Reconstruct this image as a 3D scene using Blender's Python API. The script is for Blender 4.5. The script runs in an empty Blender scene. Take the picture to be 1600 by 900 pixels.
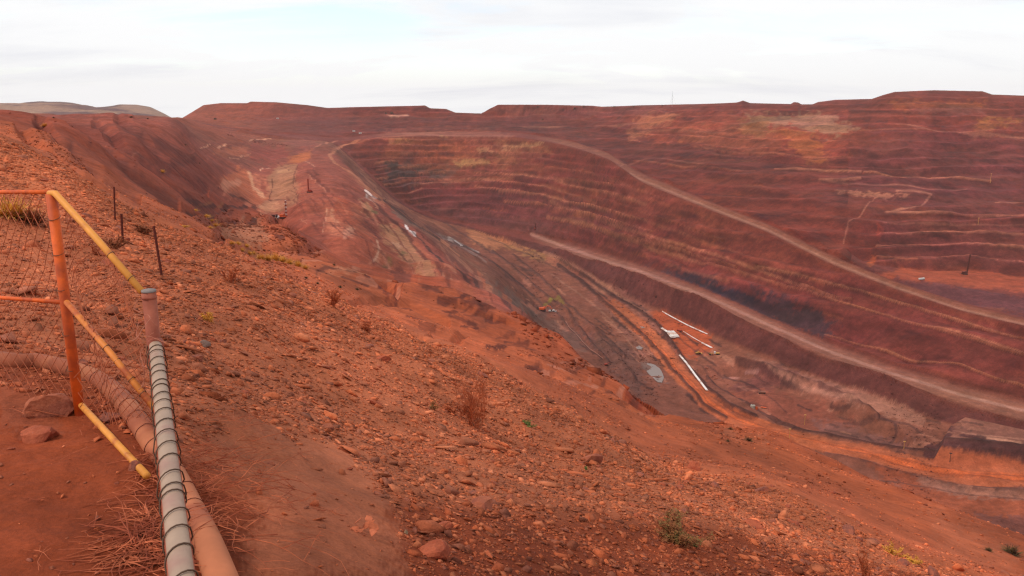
import bpy, bmesh, math, random
import numpy as np
from mathutils import Vector, Matrix, Euler
random.seed(7)
R = math.radians
sc = bpy.context.scene
col = sc.collection
# ------------------------------------------------------------------ camera
PITCH = R(12.30)
F = 1244.0                      # focal length in pixels of the 1600 px wide photo
cam_d = bpy.data.cameras.new("camera"); cam = bpy.data.objects.new("camera", cam_d); col.objects.link(cam)
cam_d.sensor_width = 36.0; cam_d.lens = 36.0 * F / 1600.0
cam_d.clip_start = 0.05; cam_d.clip_end = 40000
cam.location = (0, 0, 0); cam.rotation_euler = (math.pi / 2 - PITCH, 0, 0)
sc.camera = cam
# ------------------------------------------------------------------ world
SUN_EL, SUN_AZ = R(52), R(-115)     # azimuth from +Y towards +X
w = bpy.data.worlds.new("World"); sc.world = w; w.use_nodes = True
nt = w.node_tree; N = nt.nodes; L = nt.links; N.clear()
wo = N.new('ShaderNodeOutputWorld'); bg = N.new('ShaderNodeBackground'); L.new(bg.outputs[0], wo.inputs[0])
bg.inputs['Strength'].default_value = 0.10
sky = N.new('ShaderNodeTexSky'); sky.sky_type = 'NISHITA'; sky.sun_disc = False
sky.sun_elevation = SUN_EL; sky.sun_rotation = SUN_AZ % (2 * math.pi); sky.air_density = 1.0; sky.dust_density = 0.6
def wnode(t, **k):
    n = N.new(t)
    for a, b in k.items(): setattr(n, a, b)
    return n
geo = wnode('ShaderNodeTexCoord')
sep = wnode('ShaderNodeSeparateXYZ'); L.new(geo.outputs['Generated'], sep.inputs[0])
zc = wnode('ShaderNodeMath', operation='MAXIMUM'); L.new(sep.outputs[2], zc.inputs[0]); zc.inputs[1].default_value = 0.0
za = wnode('ShaderNodeMath', operation='ADD'); L.new(zc.outputs[0], za.inputs[0]); za.inputs[1].default_value = 0.16
dx = wnode('ShaderNodeMath', operation='DIVIDE'); L.new(sep.outputs[0], dx.inputs[0]); L.new(za.outputs[0], dx.inputs[1])
dy = wnode('ShaderNodeMath', operation='DIVIDE'); L.new(sep.outputs[1], dy.inputs[0]); L.new(za.outputs[0], dy.inputs[1])
cmb = wnode('ShaderNodeCombineXYZ'); L.new(dx.outputs[0], cmb.inputs[0]); L.new(dy.outputs[0], cmb.inputs[1])
def cloud(scale, rot, stretch, detail, lo, hi, seed):
    mp = wnode('ShaderNodeMapping'); L.new(cmb.outputs[0], mp.inputs[0])
    mp.inputs['Rotation'].default_value = (0, 0, rot); mp.inputs['Scale'].default_value = (scale, scale * stretch, 1)
    mp.inputs['Location'].default_value = (seed + .58, seed * .7 + .21, 0)
    nz = wnode('ShaderNodeTexNoise'); L.new(mp.outputs[0], nz.inputs['Vector'])
    nz.inputs['Scale'].default_value = 1.0; nz.inputs['Detail'].default_value = detail; nz.inputs['Roughness'].default_value = .55
    nz.inputs['Distortion'].default_value = .35
    mr = wnode('ShaderNodeMapRange', interpolation_type='SMOOTHSTEP'); L.new(nz.outputs[0], mr.inputs[0])
    mr.inputs[1].default_value = lo; mr.inputs[2].default_value = hi
    return mr.outputs[0]
c1 = cloud(.75, .35, 1.5, 10, .37, .53, 3.1)        # white veil with gaps of pale blue
c2 = cloud(.55, -.2, 2.4, 8, .48, .75, 9.4)         # slightly greyer streaks
veil = wnode('ShaderNodeMath', operation='MULTIPLY_ADD'); L.new(c1, veil.inputs[0]); veil.inputs[1].default_value = .70; veil.inputs[2].default_value = .28
white = wnode('ShaderNodeMix', data_type='RGBA'); L.new(c2, white.inputs[0])
white.inputs[6].default_value = (9.6, 9.65, 9.7, 1); white.inputs[7].default_value = (8.2, 8.3, 8.7, 1)
skyg = wnode('ShaderNodeMix', data_type='RGBA', blend_type='MULTIPLY'); skyg.inputs[0].default_value = 1
L.new(sky.outputs[0], skyg.inputs[6]); skyg.inputs[7].default_value = (2.15, 2.05, 2.05, 1)
hz_ = wnode('ShaderNodeMapRange'); L.new(sep.outputs[2], hz_.inputs[0]); hz_.inputs[1].default_value = .03; hz_.inputs[2].default_value = .10; hz_.inputs[3].default_value = 1; hz_.inputs[4].default_value = 0
vmax = wnode('ShaderNodeMath', operation='MAXIMUM'); L.new(veil.outputs[0], vmax.inputs[0]); L.new(hz_.outputs[0], vmax.inputs[1])
mx = wnode('ShaderNodeMix', data_type='RGBA'); L.new(vmax.outputs[0], mx.inputs[0]); L.new(skyg.outputs[2], mx.inputs[6]); L.new(white.outputs[2], mx.inputs[7])
L.new(mx.outputs[2], bg.inputs[0])
# ------------------------------------------------------------------ sun (behind thin cloud)
sd = bpy.data.lights.new("sun", 'SUN'); sd.energy = 1.9; sd.angle = R(11); sd.color = (1, .95, .88)
so = bpy.data.objects.new("sun", sd); col.objects.link(so)
sdir = Vector((math.sin(SUN_AZ) * math.cos(SUN_EL), math.cos(SUN_AZ) * math.cos(SUN_EL), math.sin(SUN_EL)))
so.rotation_euler = sdir.to_track_quat('Z', 'Y').to_euler()
so.location = (0, 0, 300)
vs = sc.view_settings; vs.view_transform = 'Standard'; vs.look = 'None'; vs.gamma = 1; vs.exposure = 0.10; vs.use_curve_mapping = False
sc.cycles.max_bounces = 5; sc.cycles.diffuse_bounces = 3; sc.cycles.volume_bounces = 0; sc.cycles.use_adaptive_sampling = False; sc.cycles.use_denoising = True; sc.cycles.denoising_input_passes = 'RGB_ALBEDO_NORMAL'; sc.cycles.denoising_prefilter = 'NONE'; sc.cycles.pixel_filter_type = 'BLACKMAN_HARRIS'; sc.cycles.filter_width = 1.3
# ------------------------------------------------------------------ projection helpers
cp, sp = math.cos(PITCH), math.sin(PITCH)
def tan_of(py):
    v = (np.asarray(py, float) - 450) / F
    return (sp + v * cp) / (cp - v * sp)          # downward slope of the ray (z/Y) for a pixel row
def py_of(q): # q = -z/Y
    q = np.asarray(q, float)
    return 450 + F * (q * cp - sp) / (cp + q * sp)
def u_of(px, py):
    t = tan_of(py); return (np.asarray(px, float) - 800) / F * (cp + t * sp)
def pt(px, py, Y):
    return Vector((float(u_of(px, py)) * Y, Y, -float(tan_of(py)) * Y))
def srgb(r, g, b, k=1.0):
    c = np.array([r, g, b]) / 255.
    c = np.where(c <= .04045, c / 12.92, ((c + .055) / 1.055) ** 2.4)
    return c * k
# ------------------------------------------------------------------ numpy value noise
_rt = np.random.RandomState(5).rand(256, 256).astype(np.float32)
def vnoise(x, y, seed=0):
    x = x + seed * 17.31; y = y + seed * 9.77
    xi = np.floor(x); yi = np.floor(y); fx = (x - xi).astype(np.float32); fy = (y - yi).astype(np.float32)
    xi = xi.astype(np.int64) & 255; yi = yi.astype(np.int64) & 255; x1 = (xi + 1) & 255; y1 = (yi + 1) & 255
    fx = fx * fx * (3 - 2 * fx); fy = fy * fy * (3 - 2 * fy)
    a = _rt[xi, yi]; b = _rt[x1, yi]; c = _rt[xi, y1]; d = _rt[x1, y1]
    return (a + (b - a) * fx) * (1 - fy) + (c + (d - c) * fx) * fy
def fbm(x, y, octv=4, seed=0):
    s = 0; a = .5; tot = 0
    for i in range(octv):
        s = s + a * vnoise(x * 2 ** i, y * 2 ** i, seed + i * 3.3); tot += a; a *= .55
    return s / tot
def sstep(a, b, x):
    t = np.clip((x - a) / (b - a), 0, 1); return t * t * (3 - 2 * t)
# ------------------------------------------------------------------ survey lines of the mine, nearest first
# each: list of (px, py, distance) or (px, 'z', distance, height): survey points of one break line
ZF = 'z'
LINES = [
 [(-900,ZF,.5,-1.62),(800,ZF,.5,-1.7),(2500,ZF,.5,-1.85)],
 [(-800,900,2.6),(0,900,2.65),(300,900,2.7),(500,900,3.0),(800,900,4.5),(1000,900,6.2),(1200,900,8.3),(1300,900,9.6),(1400,905,11),(1600,960,12),(1900,1000,13)],
 [(-800,520,6.5),(0,557,5.8),(100,580,5.5),(200,640,4.55),(300,740,3.95),(400,790,3.9),(500,780,4.4),(600,790,4.9),(800,800,6.6),(900,810,7.6),(1000,820,8.5),(1100,835,9.5),(1200,850,11),(1300,870,12.5),(1400,893,14),(1600,950,14),(1900,985,15)],
 [(-800,380,16),(0,430,13),(100,440,13.5),(200,470,12),(300,540,9.5),(400,600,9),(500,640,9.5),(600,670,10.5),(700,690,12),(800,705,14),(900,720,15),(1000,750,15),(1100,780,15.5),(1200,805,16),(1300,845,16.5),(1400,885,16.5),(1600,940,16.5),(1900,975,17)],
 [(-800,200,60),(0,226,45),(100,268,42),(200,328,40),(250,350,40),(300,368,40),(350,388,40),(400,408,40),(460,445,38),(525,470,38),(550,488,37),(640,520,37),(715,550,37),(782,582,36),(825,602,36),(900,640,35),(975,685,33),(1025,720,30),(1100,745,26),(1200,775,23),(1300,822,20),(1400,878,18.5),(1600,930,18.5),(1900,965,20)],
 [(-800,190,120),(0,205,90),(100,225,90),(200,290,100),(300,340,120),(350,372,130),(400,395,120),(480,418,115),(550,450,95),(640,490,85),(715,520,80),(782,540,80),(825,558,75),(900,590,70),(975,620,65),(1025,650,60),(1100,675,55),(1200,705,50),(1300,745,45),(1400,787,38),(1600,862,34),(1900,910,30)],
 [(-800,188,300),(0,195,180),(100,203,190),(200,255,160),(300,310,220),(350,352,235),(400,352,300),(440,350,300),(480,385,190),(550,428,140),(600,440,160),(640,442,190),(700,455,170),(740,480,150),(790,505,135),(830,518,128),(900,552,112),(950,578,104),(1000,610,98),(1040,636,90),(1120,652,84),(1200,668,75),(1290,712,66),(1400,755,56),(1500,802,50),(1600,838,46),(1900,900,42)],
 [(-800,186,500),(0,187,350),(200,215,260),(300,262,420),(350,300,500),(390,325,560),(430,345,570),(480,375,380),(550,415,300),(600,425,330),(640,432,365),(700,440,280),(740,470,200),(790,500,160),(830,515,150),
  (900,ZF,129,-43),(950,ZF,120,-43),(1000,ZF,113,-43),(1040,ZF,104,-42),(1120,ZF,97,-40),(1200,ZF,86,-38),(1290,ZF,76,-37),(1400,ZF,65,-34),(1500,ZF,58,-33),(1600,ZF,53,-32),(1900,ZF,48,-30)],
 [(-800,184,900),(0,184,500),(200,186,600),(280,187,900),(300,225,800),(350,262,820),(390,280,850),(430,255,1250),(480,240,1450),(520,240,1480),(545,262,1200),(580,300,870),(610,330,730),(640,355,640),(680,386,540),(700,402,480),(732,438,380),(775,463,290),(832,512,200),
  (900,ZF,200,-76),(1000,ZF,170,-75),(1100,ZF,150,-72),(1200,ZF,130,-66),(1400,ZF,105,-60),(1600,ZF,92,-58),(1900,ZF,85,-55)],
 [(-800,ZF,1000,-6),(0,ZF,1000,-7),(280,ZF,1300,-9),(350,215,1400),(430,238,1500),(480,228,1600),(520,228,1650),(545,258,1450),(580,295,1150),(610,322,1000),(640,345,900),(680,372,950),(700,388,900),(732,415,850),(775,440,800),(832,498,900),
  (900,ZF,500,-222),(1000,ZF,430,-225),(1100,ZF,400,-225),(1300,ZF,370,-222),(1600,ZF,330,-225),(1900,ZF,320,-225)],
 [(-800,ZF,1400,-8),(0,ZF,1400,-9),(280,ZF,1700,-11),(350,205,1800),(430,220,1800),(480,222,1800),(520,225,1800),(545,250,1750),(580,285,1650),(610,312,1620),(640,332,1650),(680,352,1680),(700,368,1500),(732,385,1480),(775,410,1300),(832,470,1100),(900,535,880),(960,580,790),(1040,630,715),
  (1120,ZF,680,-268),(1200,ZF,620,-268),(1290,ZF,560,-270),(1400,ZF,520,-270),(1500,798,500),(1600,ZF,470,-268),(1900,ZF,420,-268)],
 [(-800,ZF,1500,-8),(0,ZF,1500,-9),(280,ZF,1780,-11),(350,203,1850),(430,218,1850),(480,219,1850),(520,223,1840),(545,245,1800),(580,278,1700),(610,308,1680),(640,328,1700),(680,345,1720),(732,357,1700),(787,378,1640),(837,402,1450),(882,417,1370),(937,450,1190),(1012,482,1060),(1035,487,1045),(1105,522,930),(1175,550,850),(1275,588,765),(1350,615,715),(1440,650,660),(1500,668,635),(1600,690,610),(1900,740,545)],
 [(-800,ZF,1550,-8),(0,ZF,1550,-9),(280,ZF,1800,-11),(350,202,1870),(520,222,1860),(545,243,1810),(580,275,1715),(610,305,1695),(640,325,1720),(680,341,1735),(732,354,1710),(800,370,1620),(850,384,1520),(900,400,1350),(1000,433,1129),(1100,472,974),(1200,518,855),(1300,560,768),(1400,597,702),(1500,629,660),(1600,657,627),(1900,735,560)],
 [(-800,ZF,1600,-8),(0,ZF,1600,-9),(280,ZF,1820,-11),(350,201,1890),(520,221,1880),(545,241,1820),(580,272,1730),(610,302,1710),(640,322,1735),(680,338,1750),(732,350,1725),(800,362,1660),(850,372,1590),(900,385,1460),(1000,415,1215),(1100,453,1045),(1200,497,910),(1300,540,825),(1400,575,745),(1500,604,700),(1600,628,665),(1900,700,590)],
 [(-800,ZF,1700,-8),(0,ZF,1700,-9),(280,ZF,1850,-11),(350,200,1900),(430,212,1950),(480,215,1950),(520,220,1950),(545,220,1950),(600,214,1960),(700,212,2026),(800,213,1973),(860,222,1850),(900,233,1758),(950,249,1600),(985,274,1460),(1000,286,1417),(1100,326,1212),(1200,366,1065),(1300,416,944),(1400,454,870),(1500,488,800),(1600,513,749),(1900,565,680)],
 [(-800,ZF,1800,-8),(0,ZF,1800,-9),(280,ZF,1900,-11),(350,198,1950),(430,209,2000),(480,212,2000),(520,216,2000),(545,215,2010),(600,208,2040),(700,205,2120),(800,206,2080),(860,215,1960),(900,222,1860),(950,238,1720),(1000,270,1530),(1100,311,1290),(1200,350,1120),(1300,399,985),(1400,439,905),(1500,471,835),(1600,498,783),(1900,548,705)],
 [(-800,ZF,1850,-8),(0,ZF,1850,-9),(280,ZF,1920,-11),(430,207,2050),(600,205,2090),(800,203,2110),(900,216,1930),(1000,262,1580),(1100,300,1330),(1200,335,1160),(1300,388,1000),(1350,418,950),(1400,430,925),(1500,450,880),(1600,467,845),(1900,500,800)],
 [(-800,ZF,1900,-8),(0,ZF,1900,-9),(280,ZF,1950,-11),(430,205,2080),(600,203,2120),(800,202,2140),(900,212,1990),(1000,250,1640),(1100,285,1390),(1200,320,1210),(1300,375,1050),(1350,408,985),(1400,419,985),(1500,423,985),(1600,430,960),(1900,450,950)],
 [(-800,ZF,1950,-8),(0,ZF,1950,-9),(280,ZF,2000,-11),(350,195,2150),(480,205,2150),(600,200,2180),(800,200,2200),(900,205,2100),(1000,232,1760),(1100,255,1490),(1200,290,1290),(1300,325,1150),(1370,335,1095),(1400,333,1100),(1500,334,1100),(1600,337,1100),(1900,342,1090)],
 [(-800,ZF,2000,-8),(0,ZF,2000,-9),(280,ZF,2050,-11),(350,192,2250),(500,190,2300),(600,185,2350),(800,188,2350),(900,196,2250),(1000,212,1920),(1100,230,1650),(1200,255,1450),(1300,270,1350),(1400,275,1310),(1500,278,1300),(1600,272,1330),(1900,272,1330)],
 [(-800,ZF,2100,-8),(0,ZF,2100,-9),(280,ZF,2200,-10),(350,184,2350),(500,182,2400),(800,180,2450),(900,182,2400),(1000,188,2100),(1100,190,1850),(1200,200,1650),(1400,200,1520),(1600,205,1520),(1900,205,1520)],
 [(-800,ZF,2500,-8),(0,ZF,2500,-9),(268,ZF,2500,-9),(280,187,2500),(300,175,2500),(318,164,2500),(345,161,2500),(386,161,2500),(392,158.5,2500),(430,159.5,2500),(480,164,2500),(512,168.5,2500),(560,167,2500),(655,165,2500),(664,164.5,2500),(672,169,2500),(697,170,2500),(712,176,2500),(752,177.5,2480),(765,170,2450),(778,163.5,2450),(850,163.5,2450),(925,165,2400),(940,166.5,2350),(1000,164.5,2250),(1090,162.5,2100),(1130,161,2050),(1152,160,2020),(1161,157,2010),(1172,161,2000),(1236,162.5,1950),(1240,159.5,1950),(1247,160,1950),(1252,163,1950),(1270,163,1900),(1278,159.5,1900),(1305,156,1900),(1362,154.5,1850),(1378,149,1800),(1398,143.5,1800),(1460,141,1780),(1535,142.5,1760),(1550,147.5,1750),(1620,150,1750),(1900,152,1750)],
 [(-800,ZF,2900,-25),(280,ZF,2900,-25),(318,ZF,2900,0),(900,ZF,2900,0),(1600,ZF,2400,20),(1900,ZF,2400,20)],
 [(-800,ZF,6100,-60),(1900,ZF,6100,-60)],
]
NL = len(LINES)
U = np.concatenate([np.linspace(-1.9, -.74, 70, endpoint=False), np.linspace(-.74, .80, 1000, endpoint=False), np.linspace(.80, 1.9, 70)])
lnYs = np.concatenate([np.linspace(math.log(.5), math.log(60), 330, endpoint=False), np.linspace(math.log(60), math.log(400), 260, endpoint=False),
                       np.linspace(math.log(400), math.log(2600), 840, endpoint=False), np.linspace(math.log(2600), math.log(6000), 20)])
YS = np.exp(lnYs)
nu, ny = len(U), len(YS)
LY = np.zeros((NL, nu)); LQ = np.zeros((NL, nu))
for k, ln in enumerate(LINES):
    us, ly, qs = [], [], []
    for p in ln:
        if p[1] == ZF:
            q = -p[3] / p[2]; y = float(py_of(q)); us.append(float(u_of(p[0], y))); ly.append(math.log(p[2])); qs.append(q)
        else:
            us.append(float(u_of(p[0], p[1]))); ly.append(math.log(p[2])); qs.append(float(tan_of(p[1])))
    o = np.argsort(us); us = np.array(us)[o]; ly = np.array(ly)[o]; qs = np.array(qs)[o]
    LY[k] = np.interp(U, us, ly); LQ[k] = np.interp(U, us, qs)
    if k not in (0, 21):
        s = 5; ker = np.exp(-np.arange(-15, 16) ** 2 / (2 * s * s)); ker /= ker.sum()
        for A in (LY, LQ): A[k] = np.convolve(np.pad(A[k], 15, 'edge'), ker, 'valid')
LY[0] = math.log(.5)
for k in range(1, NL): LY[k] = np.maximum(LY[k], LY[k - 1] + .006)
G = np.zeros((nu, ny)); K = np.zeros((nu, ny))          # drop per distance, and which pair of lines
iy = 1 / YS[::-1]
for i in range(nu):
    s = np.exp(-LY[:, i])[::-1]
    G[i] = np.interp(iy, s, LQ[::-1, i])[::-1]
    K[i] = np.interp(lnYs, LY[:, i], np.arange(NL))
Ug, Yg = np.meshgrid(U, YS, indexing='ij')
X = Ug * Yg; Z0 = -G * Yg
PY = py_of(G); PX = 800 + F * Ug / (cp + G * sp)       # where each ground point was sighted
Z = Z0.copy()
# bank and ditch helpers -------------------------------------------------
def poly_dist(line, lo, hi, halfw):
    """distance in sighting pixels from a polyline, only for ground between two break lines"""
    line = np.array(line, float); x0, y0 = line.min(0) - halfw; x1, y1 = line.max(0) + halfw
    idx = np.nonzero((PX > x0) & (PX < x1) & (PY > y0) & (PY < y1) & (K >= lo) & (K <= hi))
    qx, qy = PX[idx], PY[idx]; d = np.full(len(qx), 1e9)
    for a, b in zip(line[:-1], line[1:]):
        v = b - a; t = np.clip(((qx - a[0]) * v[0] + (qy - a[1]) * v[1]) / (v @ v), 0, 1)
        d = np.minimum(d, np.hypot(qx - a[0] - t * v[0], qy - a[1] - t * v[1]))
    return idx, d
def in_poly(poly, lo, hi, feather):
    poly = np.array(poly, float); idx, d = poly_dist(np.vstack([poly, poly[:1]]), lo, hi, feather + 1)
    x0, y0 = poly.min(0) - feather; x1, y1 = poly.max(0) + feather
    idx = np.nonzero((PX > x0) & (PX < x1) & (PY > y0) & (PY < y1) & (K >= lo) & (K <= hi))
    qx, qy = PX[idx], PY[idx]; d = np.full(len(qx), 1e9); ins = np.zeros(len(qx), bool)
    P = np.vstack([poly, poly[:1]])
    for a, b in zip(P[:-1], P[1:]):
        v = b - a; t = np.clip(((qx - a[0]) * v[0] + (qy - a[1]) * v[1]) / (v @ v + 1e-9), 0, 1)
        d = np.minimum(d, np.hypot(qx - a[0] - t * v[0], qy - a[1] - t * v[1]))
        c = ((a[1] > qy) != (b[1] > qy)) & (qx < (b[0] - a[0]) * (qy - a[1]) / (b[1] - a[1] + 1e-12) + a[0]); ins ^= c
    return idx, np.where(ins, d, -d)
# ------------------------------------------------------------------ relief: benches, banks, gullies
def amount(lo, hi, soft=.15): return sstep(lo - soft, lo + soft, K) * (1 - sstep(hi - soft, hi + soft, K))
def terrace(z, h, phase, lo, hi):
    t = (z + phase) / h; n = np.floor(t); f = t - n
    return h * (n + np.clip((f - lo) / (hi - lo), 0, 1)) - phase, f
warp = (fbm(X / 170, Yg / 170, 3, 2) - .5)
wallm = np.clip(amount(13.02, 13.98, .03) + amount(15.02, 15.98, .03) * (PX < 1340) + amount(16.98, 18.02, .03) + amount(18.0, 20.9, .12) * .95 + amount(16, 17, .05) * (PX < 1330), 0, 1)
wallm *= sstep(520, 560, PX)
zt, fr = terrace(Z0, 13.5, 5 + warp * 9, .18, .80)
low = amount(13.02, 13.98, .03)
zt2, fr2 = terrace(Z0, 26.0, 3 + warp * 10, .12, .88)
patchy = sstep(.40, .58, fbm(X / 120 + 7, Yg / 120, 3, 5))
neat = np.clip(sstep(1330, 1380, PX) * amount(17.0, 18.0, .05) + (1 - sstep(880, 960, PX)) , 0, 1)
patchy = np.maximum(patchy, neat)
use26 = low * sstep(950, 1050, PX)
zz = zt * (1 - use26) + zt2 * use26; ff = np.where(use26 > .5, fr2, fr)
zz = zz * (.55 + .45 * patchy) + Z0 * (.45 - .45 * patchy)
Z = Z * (1 - wallm) + zz * wallm
lo_, hi_ = .18, .80
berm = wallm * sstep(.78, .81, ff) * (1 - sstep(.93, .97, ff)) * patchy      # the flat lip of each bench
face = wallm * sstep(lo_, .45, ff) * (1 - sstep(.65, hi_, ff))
# general roughness, scale following the spacing of the survey grid
rough = np.zeros_like(Z)
amp_k = np.interp(K, [0, 1.9, 2.6, 4, 4.4, 6, 7, 8.5, 10.7, 11, 12, 12.1, 13, 13.2, 14, 15, 15.2, 16.2, 17.2, 20, 21, 22],
                     [.5, .5, 1.0, 1.0, .6, .9, .7, .8, .6, .18, .9, .12, .12, .9, .1, .1, .8, .15, .8, .9, .55, .3])
for i, lam in enumerate([.25, .5, 1., 2., 4.2, 9, 19, 41, 88]):
    r = lam / Yg
    wgt = sstep(np.where(Yg > 300, .0032, .006), np.where(Yg > 300, .008, .016), r) * (1 - sstep(.25, .7, r))
    nz = vnoise(X / lam, Yg / lam, 11 + i)
    rid = 1 - np.abs(2 * vnoise(X / lam * .8 + 3, Yg / lam * .8, 31 + i) - 1)
    rough += wgt * lam * (.085 * (nz - .5) + .07 * (rid - .6))
edge = 1 - amount(5.85, 6.15, .10) * .35
mesa = 1 - sstep(20.6, 20.95, K) * .93
Z += rough * amp_k * edge * mesa
# rills running down the faces (along the dip, so they are long in depth and thin in strike)
side = sstep(860, 1000, PX) * (1 - sstep(16.2, 17.0, K) * sstep(1250, 1400, PX))           # side wall strikes obliquely, end walls strike across
str_ = np.where(side > .5, X * .417 - Yg * .909, X); dip_ = np.where(side > .5, X * .909 + Yg * .417, Yg)
rill = (vnoise(str_ / 9 + vnoise(X / 30, Yg / 30, 3) * 1.5, dip_ / 26, 4) - .5) + .6 * (vnoise(str_ / 4.3, dip_ / 14, 8) - .5)
Z += rill * (low * .7 + amount(18.1, 20.8, .1) * .7 + amount(11.05, 11.95, .05) * 1.2 + amount(15.1, 15.9, .1) * .6) * sstep(400, 800, Yg)
def bank(line, halfw, h, lo, hi):
    idx, d = poly_dist(line, lo, hi, halfw * 1.2); Z[idx] += h * np.clip(1 - d / halfw, 0, 1) ** .8 * (.7 + .6 * vnoise(X[idx] / 9, Yg[idx] / 9, 40))
def level(poly, h, lo, hi, feather):
    idx, d = in_poly(poly, lo, hi, feather); Z[idx] += h * sstep(-feather, feather, d)
BANK_N = [(872,415),(905,438),(950,478),(1000,520),(1040,562),(1072,604),(1100,632),(1135,652),(1180,668),(1240,688),(1290,704),(1330,716),(1420,722),(1600,763)]
BANK_F = [(862,398),(905,425),(950,460),(1000,487),(1025,507),(1057,543),(1070,562),(1104,608),(1135,631),(1180,650)]
BANK_F2 = [(1240,668),(1310,686),(1370,702),(1460,708),(1600,724)]
bank(BANK_N, 5, 2.4, 9.5, 11.2); bank(BANK_F, 4.5, 2.6, 9.5, 11.2); bank(BANK_F2, 4.5, 2, 9.5, 11.5)
bank([(1290,716),(1380,735),(1450,748),(1530,764),(1610,772)], 6, 2.5, 9.3, 11)
bank([(1150,560),(1215,580),(1275,600),(1330,625),(1370,650)], 5, 5, 9.5, 11.2)
bank([(1105,590),(1150,612),(1200,640),(1250,660)], 5, 4.5, 9.5, 11.2)
bank([(900,500),(930,520),(960,560),(990,590)], 6, 4, 9.5, 11.2)
bank([(800,400),(860,450),(900,490),(940,520),(975,560)], 4, 3, 9.5, 11.2)
bank([(770,395),(840,455),(880,480),(925,540),(950,570)], 4, 4, 9.3, 11.2)
for off in (-1, 1):                                       # safety windrows along the haul roads
    pass
bank([(865,217),(910,227),(950,242),(985,266),(1000,276),(1100,316),(1200,355),(1300,405),(1400,444),(1500,478),(1600,504)], 2.2, 2.0, 14.3, 14.8)
for lnk, h in ((12.0, 2.2), (13.0, 2.0), (14.0, 2.4)):
    m = np.exp(-((K - lnk) / .06) ** 2) * sstep(845, 900, PX); Z += m * h
level([(1092,574),(1150,566),(1210,582),(1262,604),(1330,640),(1400,670),(1440,700),(1360,694),(1290,672),(1215,655),(1165,625),(1120,600)], -9, 9.5, 11.2, 6)
level([(1462,722),(1600,733),(1660,737),(1660,694),(1600,688),(1505,666),(1480,682)], 12, 9.5, 11.6, 6)
# cuttings and gullies in the near ground
def cut(line, halfw, h, lo, hi): bank(line, halfw, -h, lo, hi)
level([(575,442),(590,452),(622,468),(628,458),(604,446)], -3.2, 4.4, 6.0, 3.5)
level([(414,354),(432,346),(440,352),(470,362),(450,372),(425,366)], -7, 6.0, 7.2, 5)
level([(960,600),(990,603),(1030,622),(1040,640),(1010,632),(985,618)], -1.3, 4.6, 6.1, 9)
level([(640,520),(660,527),(690,548),(672,545)], -.9, 4.0, 5.6, 5)
for ln, hw, h in (([(60,208),(110,235),(160,275),(215,310)], 7, 5), ([(100,205),(160,240),(215,285),(275,325)], 7, 6), ([(150,195),(205,235),(255,280),(330,335)], 8, 8), ([(185,192),(220,215),(262,262),(320,300)], 8, 8),
                  ([(30,215),(80,240),(130,275),(180,305)], 5, 3), ([(215,190),(260,215),(300,240)], 7, 8), ([(250,318),(300,336),(360,345),(400,347)], 4, 5), ([(700,440),(745,462),(780,490)], 5, 1.5)):
    cut(ln, hw, h * .28, 4.1, 8.2)
for ln, h in (([(335,372),(400,384),(470,386),(530,392)], 2.2), ([(330,380),(380,392),(440,408),(478,418)], 1.5), ([(640,530),(680,527),(740,524),(770,530)], .6), ([(500,470),(560,466),(640,476),(700,500)], .7), ([(700,455),(735,478),(760,500)], .5)):
    cut(ln, 4, h, 4.1, 6.6)
Z -= 0.0
# ------------------------------------------------------------------ ground colours (the rock's own colour, plus painted ledge shade and a sunlit edge)
ILL = np.array([1.20, 1.20, 1.18])
def C3(r, g, b): return srgb(r, g, b) / ILL
BASE = [ # by break line
 (0, 132,56,30), (1.9, 148,68,36), (2.2, 186,104,68), (3.9, 188,102,64), (4.3, 178,90,56), (5, 174,86,50), (6, 170,81,47), (6.6, 150,68,42), (7, 158,80,56), (8, 145,74,58), (8.3, 130,70,54), (9, 126,72,56),
 (10, 126,72,56), (11, 136,78,60), (11.15, 98,50,44), (11.9, 102,52,46), (12.0, 112,58,48), (12.1, 144,86,68), (12.85, 148,88,70), (13.0, 112,56,46), (13.1, 114,54,45), (13.9, 118,54,43), (14.0, 122,60,48), (14.25, 136,78,60), (14.75, 134,76,58), (15.0, 120,56,44), (15.1, 116,52,42), (16, 116,54,45), (17, 112,54,47), (18, 112,54,45), (19, 112,52,44), (20, 128,58,46), (21, 120,56,46), (22, 126,64,50), (23,126,64,50)]
bk = np.array([b[0] for b in BASE]); bc = np.array([C3(*b[1:]) for b in BASE])
COL = np.stack([np.interp(K, bk, bc[:, c]) for c in range(3)], -1).astype(np.float32)
left = (1 - sstep(300, 520, PX))[..., None]                       # red spoil of the left ridge
farl = sstep(8.3, 9.2, K)[..., None] * left
COL = COL * (1 - farl) + np.array(C3(146,70,48)) * farl
rdl = (sstep(4.4, 5.2, K) * (1 - sstep(7.0, 7.8, K)))[..., None] * (1 - sstep(330, 420, PX))[..., None]
COL = COL * (1 - .8 * rdl) + np.array(C3(134,62,44)) * .8 * rdl
fade = (np.clip(amount(14.0, 15.0, .04) + amount(12.0, 13.0, .04), 0, 1) * (1 - sstep(820, 880, PX)))[..., None]; COL = (COL * (1 - fade) + np.array(C3(122, 58, 48)) * fade).astype(np.float32)
def mixc(idx, a, rgb):
    a = np.asarray(a, np.float32)[:, None]; COL[idx] = COL[idx] * (1 - a) + np.array(C3(*rgb), np.float32) * a
def stroke(line, halfw, rgb, alpha=1.0, lo=0, hi=22, soft=.5, ragged=.4):
    idx, d = poly_dist(line, lo, hi, halfw * 1.5)
    rg = 1 + ragged * 2 * (fbm(PX[idx] / (3 + halfw), PY[idx] / (2 + halfw * .6), 3, len(line)) - .5)
    mixc(idx, alpha * (1 - sstep(halfw * (1 - soft), halfw, d * rg)), rgb)
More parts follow.
